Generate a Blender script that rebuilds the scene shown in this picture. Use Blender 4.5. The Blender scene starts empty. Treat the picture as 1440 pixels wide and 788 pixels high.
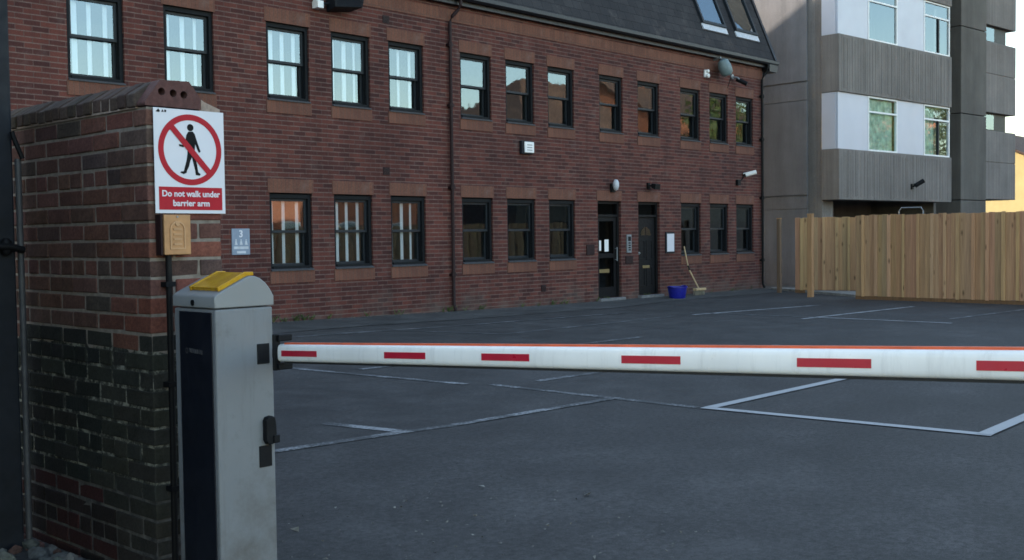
import bpy, bmesh, math, random
from mathutils import Vector, Matrix
random.seed(11)
R = math.radians
scene = bpy.context.scene
COL = scene.collection
H = 1.40                      # camera height above the yard; the ground is near z = 0
D = 14.56                     # distance of the office front from the camera

# ------------------------------------------------------------------ camera
PITCH, ROLL, YAW, FPX = 0.039176, -0.013075, 0.748717, 1540.0
cy_, sy_, cp, sp = math.cos(YAW), math.sin(YAW), math.cos(PITCH), math.sin(PITCH)
Fv = Vector((cy_*cp, sy_*cp, -sp)); Rv = Vector((sy_, -cy_, 0)); Uv = Rv.cross(Fv)
R2 = Rv*math.cos(ROLL) + Uv*math.sin(ROLL); U2 = -Rv*math.sin(ROLL) + Uv*math.cos(ROLL)
cam_d = bpy.data.cameras.new('camera'); cam = bpy.data.objects.new('camera', cam_d); COL.objects.link(cam)
cam_d.sensor_width = 36; cam_d.lens = 36*FPX/1440; cam_d.clip_end = 3000; cam_d.clip_start = 0.05
m = Matrix((R2, U2, -Fv)).transposed().to_4x4(); m.translation = (0, 0, H)
cam.matrix_world = m
scene.camera = cam

def ground_z(x, y):
    def sm(a, b, t):
        t = min(1, max(0, (t-a)/(b-a))); return t*t*(3-2*t)
    xx = min(max(x, -5), 30)
    return 0.02 - 0.0024*xx + 0.085*sm(9.5, 14.5, y)*(1-sm(8, 18, x))

# ------------------------------------------------------------------ node helpers
def new_mat(name):
    mt = bpy.data.materials.new(name); mt.use_nodes = True
    nt = mt.node_tree
    b = nt.nodes['Principled BSDF']
    return mt, nt, b
def N(nt, t, **kw):
    n = nt.nodes.new(t)
    for k, v in kw.items():
        if k in n.inputs: n.inputs[k].default_value = v
        else: setattr(n, k, v)
    return n
def L(nt, a, b): nt.links.new(a, b)
def ramp(nt, fac, stops):
    r = nt.nodes.new('ShaderNodeValToRGB')
    e = r.color_ramp.elements
    while len(e) < len(stops): e.new(0.5)
    for i, (p, c) in enumerate(stops):
        e[i].position = p; e[i].color = (c[0], c[1], c[2], 1) if not isinstance(c, (int, float)) else (c, c, c, 1)
    if fac is not None: L(nt, fac, r.inputs[0])
    return r
def mixc(nt, fac, a, b, mode='MIX'):
    n = nt.nodes.new('ShaderNodeMix'); n.data_type = 'RGBA'; n.blend_type = mode
    for sock, v in ((n.inputs[0], fac), (n.inputs[6], a), (n.inputs[7], b)):
        if isinstance(v, (int, float)): sock.default_value = v
        elif isinstance(v, tuple): sock.default_value = (v[0], v[1], v[2], 1)
        else: L(nt, v, sock)
    return n.outputs[2]
def math_n(nt, op, a, b=None, clamp=False):
    n = nt.nodes.new('ShaderNodeMath'); n.operation = op; n.use_clamp = clamp
    for i, v in enumerate((a, b)):
        if v is None: continue
        if isinstance(v, (int, float)): n.inputs[i].default_value = v
        else: L(nt, v, n.inputs[i])
    return n.outputs[0]
def noise(nt, scale, detail=4, rough=0.55, vec=None):
    n = N(nt, 'ShaderNodeTexNoise', Scale=scale, Detail=detail, Roughness=rough)
    if vec is None:
        vec = N(nt, 'ShaderNodeTexCoord').outputs['Object']
    L(nt, vec, n.inputs['Vector'])
    return n.outputs['Fac']
def bump(nt, b, height, strength=0.3, dist=0.01):
    n = N(nt, 'ShaderNodeBump', Strength=strength, Distance=dist); L(nt, height, n.inputs['Height']); L(nt, n.outputs[0], b.inputs['Normal'])

def plain(name, col, rough=0.5, metal=0.0, var=0.15, scale=14.0, bmp=0.0, spec=0.5):
    mt, nt, b = new_mat(name)
    f = noise(nt, scale, 5)
    c = tuple(col)
    r = ramp(nt, f, [(0.3, tuple(v*(1-var) for v in c)), (0.7, tuple(min(1, v*(1+var)) for v in c))])
    L(nt, r.outputs[0], b.inputs['Base Color'])
    b.inputs['Roughness'].default_value = rough; b.inputs['Metallic'].default_value = metal
    b.inputs['Specular IOR Level'].default_value = spec
    f2 = noise(nt, scale*2.3, 3)
    rr = ramp(nt, f2, [(0.3, max(0, rough-0.08)), (0.7, min(1, rough+0.1))]); L(nt, rr.outputs[0], b.inputs['Roughness'])
    if bmp: bump(nt, b, noise(nt, scale*6, 3), bmp, 0.004)
    return mt

def brick_mat(name, c1, c2, mortar, bw=0.225, bh=0.075, ms=0.010, offset=0.5, weather=True, grime=False, blend_scale=0.55, bed=None):
    mt, nt, b = new_mat(name)
    uv = N(nt, 'ShaderNodeUVMap').outputs[0]
    bt = N(nt, 'ShaderNodeTexBrick', offset=offset)
    bt.inputs['Scale'].default_value = 1.0
    bt.inputs['Brick Width'].default_value = bw; bt.inputs['Row Height'].default_value = bh
    bt.inputs['Mortar Size'].default_value = ms*0.5; bt.inputs['Mortar Smooth'].default_value = 0.25; bt.inputs['Bias'].default_value = -0.1
    bt.inputs['Color1'].default_value = (*c1, 1); bt.inputs['Color2'].default_value = (*c2, 1); bt.inputs['Mortar'].default_value = (*mortar, 1)
    wob = N(nt, 'ShaderNodeTexNoise', Scale=5.0, Detail=2.0); L(nt, uv, wob.inputs['Vector'])
    va = N(nt, 'ShaderNodeVectorMath', operation='SCALE'); va.inputs['Scale'].default_value = 0.006
    L(nt, wob.outputs['Color'], va.inputs[0])
    ad = N(nt, 'ShaderNodeVectorMath', operation='ADD'); L(nt, uv, ad.inputs[0]); L(nt, va.outputs[0], ad.inputs[1])
    L(nt, ad.outputs[0], bt.inputs['Vector'])
    col = bt.outputs['Color']
    if bed:       # pale bed joints, dark arris under each course
        su = N(nt, 'ShaderNodeSeparateXYZ'); L(nt, ad.outputs[0], su.inputs[0])
        fr_ = math_n(nt, 'FRACT', math_n(nt, 'DIVIDE', su.outputs['Y'], bh))
        k = ramp(nt, fr_, [(0.0, 1.0), (0.10, 0.9), (0.17, 0.0), (0.90, 0.0), (0.97, 1.0)]).outputs[0]
        k = math_n(nt, 'MULTIPLY', k, ramp(nt, noise(nt, 9, 4), [(0.35, 0.35), (0.6, 1.0)]).outputs[0])
        col = mixc(nt, k, col, bed)
    fine = noise(nt, 60, 4)
    col = mixc(nt, 1.0, col, ramp(nt, fine, [(0.25, 0.72), (0.75, 1.28)]).outputs[0], 'MULTIPLY')
    if weather:
        big = noise(nt, blend_scale, 6, 0.62)
        col = mixc(nt, 1.0, col, ramp(nt, big, [(0.3, (0.74, 0.74, 0.76)), (0.7, (1.18, 1.15, 1.1))]).outputs[0], 'MULTIPLY')
        wh = noise(nt, 2.4, 7, 0.7)
        col = mixc(nt, math_n(nt, 'MULTIPLY', ramp(nt, wh, [(0.56, 0.0), (0.8, 0.32)]).outputs[0], 1.0), col, (0.22, 0.18, 0.165))
    if grime:      # splash-back and salts along the foot of the wall, long rain streaks
        co = N(nt, 'ShaderNodeTexCoord').outputs['Object']
        sx = N(nt, 'ShaderNodeSeparateXYZ'); L(nt, co, sx.inputs[0])
        hgt = ramp(nt, sx.outputs['Z'], [(0.0, 0.30), (0.55, 0.0)]).outputs[0]
        f = ramp(nt, math_n(nt, 'ADD', noise(nt, 1.6, 7, 0.7, co), hgt), [(0.62, 0.0), (0.86, 0.55)]).outputs[0]
        col = mixc(nt, f, col, (0.105, 0.092, 0.082))
        mp = N(nt, 'ShaderNodeMapping'); mp.inputs['Scale'].default_value = (3.2, 1, 0.22); L(nt, co, mp.inputs['Vector'])
        st = noise(nt, 1.0, 6, 0.7, mp.outputs[0])
        col = mixc(nt, 1.0, col, ramp(nt, st, [(0.33, 0.80), (0.52, 1.0), (0.72, 1.12)]).outputs[0], 'MULTIPLY')
    L(nt, col, b.inputs['Base Color'])
    b.inputs['Roughness'].default_value = 0.88
    b.inputs['Specular IOR Level'].default_value = 0.25
    h = math_n(nt, 'ADD', math_n(nt, 'MULTIPLY', bt.outputs['Fac'], -1.0), math_n(nt, 'MULTIPLY', fine, 0.35))
    bump(nt, b, h, 0.55, 0.008)
    return mt

M = {}
M['office_brick'] = brick_mat('office_brick', (0.116, 0.037, 0.029), (0.048, 0.018, 0.0175), (0.105, 0.063, 0.055), ms=0.012, grime=True, bed=(0.168, 0.112, 0.098))
M['soldier_brick'] = brick_mat('soldier_brick', (0.165, 0.072, 0.050), (0.125, 0.055, 0.041), (0.105, 0.066, 0.054), bw=0.075, bh=0.45, ms=0.008, offset=0.0)
M['house_brick'] = brick_mat('house_brick', (0.46, 0.17, 0.09), (0.36, 0.13, 0.075), (0.4, 0.3, 0.24))
M['slate'] = brick_mat('slate', (0.038, 0.037, 0.041), (0.025, 0.025, 0.029), (0.010, 0.011, 0.014), bw=0.30, bh=0.19, ms=0.012, blend_scale=0.9)
M['brown_tile'] = brick_mat('brown_tile', (0.15, 0.095, 0.07), (0.11, 0.07, 0.055), (0.05, 0.035, 0.03), bw=0.25, bh=0.2, ms=0.02)
M['anthracite'] = plain('anthracite_frame', (0.010, 0.014, 0.019), 0.5, spec=0.35)
M['frame_dark'] = plain('dark_box_frame', (0.005, 0.006, 0.008), 0.65, spec=0.2)
M['black_plastic'] = plain('black_plastic', (0.004, 0.0045, 0.006), 0.6, spec=0.2)
M['black_pipe'] = plain('black_pipe', (0.004, 0.004, 0.005), 0.6, spec=0.2)
M['brown_pipe'] = plain('oxblood_pipe', (0.018, 0.007, 0.008), 0.6, spec=0.25)
M['gutter'] = plain('black_gutter', (0.007, 0.008, 0.012), 0.45)
M['white_paint'] = plain('white_powder_coat', (0.82, 0.82, 0.82), 0.32, var=0.03, scale=6)
M['white_plastic'] = plain('white_plastic', (0.78, 0.78, 0.78), 0.45, var=0.05)
M['blind_white'] = plain('blind_fabric', (0.86, 0.86, 0.88), 0.7, var=0.03)
M['pale_sill'] = plain('pale_flashing', (0.48, 0.50, 0.55), 0.5)
M['cabinet_grey'] = plain('cabinet_grey', (0.175, 0.18, 0.19), 0.45, var=0.05, scale=5, bmp=0.02)
def painted(name, col, rough, ground=0.0, speck=0.3):
    mt, nt, b = new_mat(name)
    co = N(nt, 'ShaderNodeTexCoord').outputs['Object']
    sx = N(nt, 'ShaderNodeSeparateXYZ'); L(nt, co, sx.inputs[0])
    c = ramp(nt, noise(nt, 3.0, 5, 0.6, co), [(0.3, tuple(v*.92 for v in col)), (0.7, tuple(min(1, v*1.06) for v in col))]).outputs[0]
    mp = N(nt, 'ShaderNodeMapping'); mp.inputs['Scale'].default_value = (22, 22, 2.2); L(nt, co, mp.inputs['Vector'])
    st = noise(nt, 1.0, 6, 0.75, mp.outputs[0])
    c = mixc(nt, math_n(nt, 'MULTIPLY', ramp(nt, st, [(0.52, 0.0), (0.72, 1.0)]).outputs[0], speck), c, (0.06, 0.055, 0.05))
    sc = noise(nt, 55, 6, 0.8, co)
    c = mixc(nt, ramp(nt, sc, [(0.66, 0.0), (0.74, speck)]).outputs[0], c, (0.05, 0.045, 0.04))
    if ground:
        gr = ramp(nt, sx.outputs['Z'], [(0.0, 0.34), (ground, 0.0)]).outputs[0]
        c = mixc(nt, ramp(nt, math_n(nt, 'ADD', noise(nt, 9, 6, 0.7, co), gr), [(0.6, 0.0), (0.95, 0.7)]).outputs[0], c, (0.07, 0.06, 0.05))
    L(nt, c, b.inputs['Base Color'])
    L(nt, ramp(nt, noise(nt, 18, 5, 0.7, co), [(0.3, rough-.1), (0.7, rough+.18)]).outputs[0], b.inputs['Roughness'])
    bump(nt, b, noise(nt, 220, 2, 0.5, co), 0.06, 0.002)
    return mt
M['cabinet_grey'] = painted('cabinet_grey_paint', (0.165, 0.172, 0.185), 0.45, ground=0.75, speck=0.28)
M['white_paint'] = painted('white_arm_paint', (0.80, 0.80, 0.80), 0.36, speck=0.16)
M['cabinet_lid'] = plain('cabinet_lid_grey', (0.21, 0.215, 0.22), 0.4, var=0.05, scale=5)
M['cabinet_dark'] = plain('cabinet_dark_panel', (0.005, 0.0065, 0.012), 0.5, spec=0.3, var=0.2, scale=6)
M['red_film'] = plain('red_reflective_film', (0.42, 0.012, 0.035), 0.35, var=0.08)
M['red_rubber'] = plain('red_edge_strip', (0.66, 0.11, 0.04), 0.5)
M['rubber'] = plain('black_rubber', (0.010, 0.010, 0.010), 0.7)
M['sign_white'] = plain('sign_white', (0.60, 0.60, 0.66), 0.35, var=0.03, scale=9)
M['sign_red'] = plain('sign_red', (0.38, 0.010, 0.022), 0.5, var=0.05, spec=0.2)
M['sign_black'] = plain('sign_black', (0.004, 0.004, 0.005), 0.6, spec=0.15)
M['sign_blue'] = plain('sign_blue_grey', (0.20, 0.25, 0.33), 0.4, var=0.1)
M['bronze'] = plain('tan_bronze_plate', (0.36, 0.19, 0.085), 0.42, 0.25, var=0.15, scale=25)
M['bronze_dark'] = plain('tan_bronze_raised', (0.40, 0.23, 0.12), 0.4, 0.25)
M['mortar_light'] = plain('mortar_fillet', (0.30, 0.23, 0.19), 0.95, var=0.3, scale=30, bmp=0.4)
M['grey_metal'] = plain('galvanised_grey', (0.22, 0.24, 0.26), 0.5, 0.4)
M['lamp_green'] = plain('lamp_housing_green_grey', (0.13, 0.18, 0.19), 0.45)
M['navy_metal'] = plain('dark_navy_post', (0.009, 0.011, 0.016), 0.6, spec=0.25, var=0.3, scale=9, bmp=0.1)
M['pole_grey'] = plain('weathered_pole_grey', (0.045, 0.045, 0.050), 0.6, var=0.25, scale=20)
M['blue_plastic'] = plain('blue_plastic', (0.008, 0.012, 0.25), 0.42)
M['broom_wood'] = plain('broom_wood', (0.42, 0.30, 0.17), 0.6, var=0.2)
M['bristle'] = plain('broom_bristle', (0.22, 0.20, 0.16), 0.9, var=0.4, scale=80)
M['step_stone'] = plain('step_concrete', (0.15, 0.15, 0.155), 0.9, var=0.25, scale=12, bmp=0.3)
M['cream_render'] = plain('cream_render', (0.50, 0.41, 0.20), 0.9, var=0.08, scale=2)
M['bark'] = plain('bark', (0.09, 0.07, 0.05), 0.95, var=0.4, scale=12, bmp=0.6)
M['door_black'] = plain('door_black', (0.0045, 0.0045, 0.0055), 0.6, spec=0.2)
M['brass'] = plain('tarnished_brass', (0.30, 0.24, 0.12), 0.4, 0.7)
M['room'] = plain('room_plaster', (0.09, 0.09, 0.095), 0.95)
M['stone'] = None

def make_glass(name, tint, refl, rough=0.015, wave=0.006, fres=0.8):
    mt, nt, b = new_mat(name)
    out = nt.nodes['Material Output']; nt.nodes.remove(b)
    tr = N(nt, 'ShaderNodeBsdfTransparent'); tr.inputs[0].default_value = (*tint, 1)
    gl = N(nt, 'ShaderNodeBsdfGlossy'); gl.inputs['Roughness'].default_value = rough; gl.inputs[0].default_value = (0.74, 0.89, 1.0, 1)
    fr = N(nt, 'ShaderNodeLayerWeight', Blend=0.25)
    f = math_n(nt, 'ADD', math_n(nt, 'MULTIPLY', fr.outputs['Fresnel'], fres), refl, clamp=True)
    mx = N(nt, 'ShaderNodeMixShader'); L(nt, f, mx.inputs[0]); L(nt, tr.outputs[0], mx.inputs[1]); L(nt, gl.outputs[0], mx.inputs[2])
    bm = N(nt, 'ShaderNodeBump', Strength=wave, Distance=0.3); L(nt, noise(nt, 1.6, 2), bm.inputs['Height']); L(nt, bm.outputs[0], gl.inputs['Normal'])
    L(nt, mx.outputs[0], out.inputs['Surface'])
    return mt
M['glass'] = make_glass('window_glass', (0.75, 0.80, 0.82), 0.15, fres=0.7)
M['tower_glass'] = make_glass('tower_glass', (0.78, 0.86, 0.84), 0.16, fres=0.7)
M['door_glass'] = make_glass('door_glass', (0.5, 0.5, 0.5), 0.02, fres=0.25)
M['sky_glass'] = make_glass('rooflight_glass', (0.5, 0.55, 0.55), 0.18)

def yellow_lens():
    mt, nt, b = new_mat('yellow_lens')
    L(nt, ramp(nt, noise(nt, 30, 3), [(0.3, (0.38, 0.19, 0.006)), (0.7, (0.52, 0.29, 0.010))]).outputs[0], b.inputs['Base Color'])
    b.inputs['Roughness'].default_value = 0.2; b.inputs['Subsurface Weight'].default_value = 0.25
    b.inputs['Subsurface Radius'].default_value = (0.02, 0.012, 0.003)
    return mt
M['yellow_lens'] = yellow_lens()

def asphalt(name, base, patchy=1.0):
    mt, nt, b = new_mat(name)
    co = N(nt, 'ShaderNodeTexCoord').outputs['Object']
    big = noise(nt, 0.22, 6, 0.6, co); mid = noise(nt, 1.7, 6, 0.65, co); fine = noise(nt, 160, 3, 0.6, co)
    c = ramp(nt, big, [(0.3, tuple(v*0.80 for v in base)), (0.7, tuple(v*1.22 for v in base))]).outputs[0]
    c = mixc(nt, 1.0, c, ramp(nt, mid, [(0.28, 0.64), (0.5, 1.0), (0.75, 1.5)]).outputs[0], 'MULTIPLY')
    c = mixc(nt, 1.0, c, ramp(nt, fine, [(0.3, 0.62), (0.7, 1.42)]).outputs[0], 'MULTIPLY')
    gr2 = noise(nt, 28, 5, 0.75, co)
    c = mixc(nt, 1.0, c, ramp(nt, gr2, [(0.3, 0.62), (0.7, 1.45)]).outputs[0], 'MULTIPLY')
    oil = noise(nt, 0.75, 3, 0.5, co)
    c = mixc(nt, ramp(nt, oil, [(0.66, 0.0), (0.76, 0.55)]).outputs[0], c, tuple(v*0.45 for v in base))
    wear = noise(nt, 0.55, 7, 0.72, N(nt, 'ShaderNodeMapping').outputs[0] if False else co)
    c = mixc(nt, ramp(nt, wear, [(0.57, 0.0), (0.75, 0.5)]).outputs[0], c, tuple(v*1.9 for v in base))
    crk = N(nt, 'ShaderNodeTexVoronoi', Scale=0.33, feature='DISTANCE_TO_EDGE')
    wv = N(nt, 'ShaderNodeTexNoise', Scale=1.3, Detail=6.0); L(nt, co, wv.inputs['Vector'])
    wa = N(nt, 'ShaderNodeVectorMath', operation='SCALE'); wa.inputs['Scale'].default_value = 0.7; L(nt, wv.outputs['Color'], wa.inputs[0])
    wb = N(nt, 'ShaderNodeVectorMath', operation='ADD'); L(nt, co, wb.inputs[0]); L(nt, wa.outputs[0], wb.inputs[1]); L(nt, wb.outputs[0], crk.inputs['Vector'])
    c = mixc(nt, ramp(nt, crk.outputs['Distance'], [(0.0, 0.16), (0.006, 0.0)]).outputs[0], c, tuple(v*0.35 for v in base))
    vo = N(nt, 'ShaderNodeTexVoronoi', Scale=38.0); L(nt, co, vo.inputs['Vector'])
    sp_ = ramp(nt, vo.outputs['Distance'], [(0.0, 0.16), (0.13, 0.0)]).outputs[0]
    c = mixc(nt, sp_, c, (0.25, 0.25, 0.25))
    # thin cracks / seams worn in the surface
    st = noise(nt, 0.9, 8, 0.7, co)
    cr = ramp(nt, st, [(0.490, 0.0), (0.5, 0.35), (0.510, 0.0)]).outputs[0]
    c = mixc(nt, cr, c, tuple(v*0.45 for v in base))
    L(nt, c, b.inputs['Base Color'])
    L(nt, ramp(nt, mid, [(0.3, 0.72), (0.7, 0.95)]).outputs[0], b.inputs['Roughness'])
    b.inputs['Specular IOR Level'].default_value = 0.3
    h = math_n(nt, 'ADD', fine, math_n(nt, 'MULTIPLY', mid, 1.2))
    bump(nt, b, h, 0.35, 0.006)
    return mt
M['asphalt'] = asphalt('asphalt', (0.050, 0.0475, 0.0475))
M['path'] = asphalt('path_tarmac', (0.066, 0.064, 0.063))
M['kerb'] = plain('kerb_concrete', (0.24, 0.23, 0.21), 0.9, var=0.25, scale=9, bmp=0.3)

def marking(name, keep):
    mt, nt, b = new_mat(name)
    co = N(nt, 'ShaderNodeTexCoord').outputs['Object']
    f = math_n(nt, 'ADD', math_n(nt, 'MULTIPLY', noise(nt, 2.2, 6, 0.7, co), 0.55), math_n(nt, 'MULTIPLY', noise(nt, 45, 4, 0.7, co), 0.45))
    k = ramp(nt, f, [(keep-0.07, 0.0), (keep+0.07, 1.0)]).outputs[0]
    c = mixc(nt, k, (0.055, 0.055, 0.057), (0.36, 0.36, 0.37))
    L(nt, c, b.inputs['Base Color']); b.inputs['Roughness'].default_value = 0.8
    return mt
M['paint_fresh'] = marking('white_line_paint', 0.38)
M['paint_worn'] = marking('worn_line_paint', 0.545)
M['paint_far'] = marking('far_bay_paint', 0.47)
M['paint_faint'] = marking('faint_line_paint', 0.572)

def concrete(name, base, board=True, scale=9.0):
    mt, nt, b = new_mat(name)
    co = N(nt, 'ShaderNodeTexCoord').outputs['Object']
    mp = N(nt, 'ShaderNodeMapping'); mp.inputs['Scale'].default_value = (scale, scale, 0.25); L(nt, co, mp.inputs['Vector'])
    streak = noise(nt, 1.0, 5, 0.7, mp.outputs[0]); big = noise(nt, 0.6, 6, 0.65, co); fine = noise(nt, 50, 4, 0.6, co)
    c = ramp(nt, big, [(0.3, tuple(v*0.8 for v in base)), (0.7, tuple(v*1.15 for v in base))]).outputs[0]
    c = mixc(nt, 1.0, c, ramp(nt, streak, [(0.3, 0.80), (0.7, 1.16)]).outputs[0], 'MULTIPLY')
    c = mixc(nt, 1.0, c, ramp(nt, fine, [(0.3, 0.80), (0.7, 1.14)]).outputs[0], 'MULTIPLY')
    L(nt, c, b.inputs['Base Color']); b.inputs['Roughness'].default_value = 0.92; b.inputs['Specular IOR Level'].default_value = 0.25
    bump(nt, b, math_n(nt, 'ADD', streak, fine), 0.5, 0.02)
    return mt
M['concrete'] = concrete('ribbed_concrete', (0.208, 0.188, 0.176), scale=11)
M['concrete_slab'] = concrete('slab_concrete', (0.19, 0.19, 0.205), scale=2.2)
M['concrete_dark'] = concrete('column_concrete', (0.125, 0.115, 0.105), scale=2.5)
M['tower_white'] = plain('white_cladding_panel', (0.52, 0.53, 0.60), 0.4, var=0.04, scale=1.2)

def timber(name, base):
    mt, nt, b = new_mat(name)
    at = N(nt, 'ShaderNodeAttribute', attribute_name='tint')
    co = N(nt, 'ShaderNodeTexCoord').outputs['Object']
    mp = N(nt, 'ShaderNodeMapping'); mp.inputs['Scale'].default_value = (40, 40, 1.3); L(nt, co, mp.inputs['Vector'])
    g = noise(nt, 1.0, 6, 0.7, mp.outputs[0])
    kn = N(nt, 'ShaderNodeTexVoronoi', Scale=1.0)
    mp2 = N(nt, 'ShaderNodeMapping'); mp2.inputs['Scale'].default_value = (6, 6, 2.2); L(nt, co, mp2.inputs['Vector']); L(nt, mp2.outputs[0], kn.inputs['Vector'])
    c = mixc(nt, 1.0, base, at.outputs['Color'], 'MULTIPLY')
    c = mixc(nt, 1.0, c, ramp(nt, g, [(0.25, 0.62), (0.75, 1.28)]).outputs[0], 'MULTIPLY')
    c = mixc(nt, ramp(nt, kn.outputs['Distance'], [(0.05, 0.85), (0.17, 0.0)]).outputs[0], c, (0.09, 0.05, 0.025))
    L(nt, c, b.inputs['Base Color']); b.inputs['Roughness'].default_value = 0.8; b.inputs['Specular IOR Level'].default_value = 0.3
    bump(nt, b, g, 0.3, 0.004)
    return mt
M['timber'] = timber('treated_timber', (0.375, 0.222, 0.122))

def wall_brick():
    mt, nt, b = new_mat('old_wall_brick')
    at = N(nt, 'ShaderNodeAttribute', attribute_name='tint')
    fine = noise(nt, 70, 5, 0.65); mid = noise(nt, 11, 5, 0.6)
    c = mixc(nt, 1.0, at.outputs['Color'], ramp(nt, fine, [(0.25, 0.62), (0.75, 1.35)]).outputs[0], 'MULTIPLY')
    c = mixc(nt, 1.0, c, ramp(nt, mid, [(0.3, 0.75), (0.7, 1.2)]).outputs[0], 'MULTIPLY')
    L(nt, c, b.inputs['Base Color']); b.inputs['Roughness'].default_value = 0.9; b.inputs['Specular IOR Level'].default_value = 0.25
    bump(nt, b, math_n(nt, 'ADD', fine, mid), 0.45, 0.006)
    return mt
M['old_brick'] = wall_brick()
def wall_mortar():
    mt, nt, b = new_mat('old_wall_mortar')
    co = N(nt, 'ShaderNodeTexCoord').outputs['Object']
    sx = N(nt, 'ShaderNodeSeparateXYZ'); L(nt, co, sx.inputs[0])
    clean = ramp(nt, noise(nt, 25, 5), [(0.3, (0.15, 0.125, 0.105)), (0.7, (0.26, 0.22, 0.19))]).outputs[0]
    edge = ramp(nt, math_n(nt, 'SUBTRACT', sx.outputs['Y'], 4.0), [(0.0, 0.115), (0.75, -0.03)]).outputs[0]
    tar = ramp(nt, math_n(nt, 'ADD', noise(nt, 16, 6, 0.75), edge), [(0.48, (0.013, 0.015, 0.014)), (0.60, (0.045, 0.045, 0.039)), (0.72, (0.24, 0.23, 0.19))]).outputs[0]
    lowm = ramp(nt, noise(nt, 16, 6), [(0.35, (0.035, 0.033, 0.033)), (0.7, (0.13, 0.12, 0.11))]).outputs[0]
    z = sx.outputs['Z']
    up = math_n(nt, 'GREATER_THAN', math_n(nt, 'ADD', z, math_n(nt, 'MULTIPLY', noise(nt, 6, 3), 0.12)), 1.02); mid_ = math_n(nt, 'GREATER_THAN', z, 0.385)
    c = mixc(nt, mid_, lowm, tar); c = mixc(nt, up, c, clean)
    L(nt, c, b.inputs['Base Color']); b.inputs['Roughness'].default_value = 0.95; b.inputs['Specular IOR Level'].default_value = 0.2
    bump(nt, b, noise(nt, 120, 3), 0.5, 0.004)
    return mt
M['old_mortar'] = wall_mortar()

def leaf_mat():
    mt, nt, b = new_mat('leaf')
    L(nt, ramp(nt, noise(nt, 1.3, 4), [(0.3, (0.035, 0.06, 0.018)), (0.7, (0.11, 0.14, 0.04))]).outputs[0], b.inputs['Base Color'])
    b.inputs['Roughness'].default_value = 0.6
    return mt
M['leaf'] = leaf_mat()
def stone_mat():
    mt, nt, b = new_mat('rubble_stone')
    at = N(nt, 'ShaderNodeAttribute', attribute_name='tint')
    c = mixc(nt, 1.0, at.outputs['Color'], ramp(nt, noise(nt, 45, 5), [(0.3, 0.6), (0.7, 1.3)]).outputs[0], 'MULTIPLY')
    L(nt, c, b.inputs['Base Color']); b.inputs['Roughness'].default_value = 0.95
    bump(nt, b, noise(nt, 60, 4), 0.4, 0.01)
    return mt
M['stone'] = stone_mat()

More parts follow.
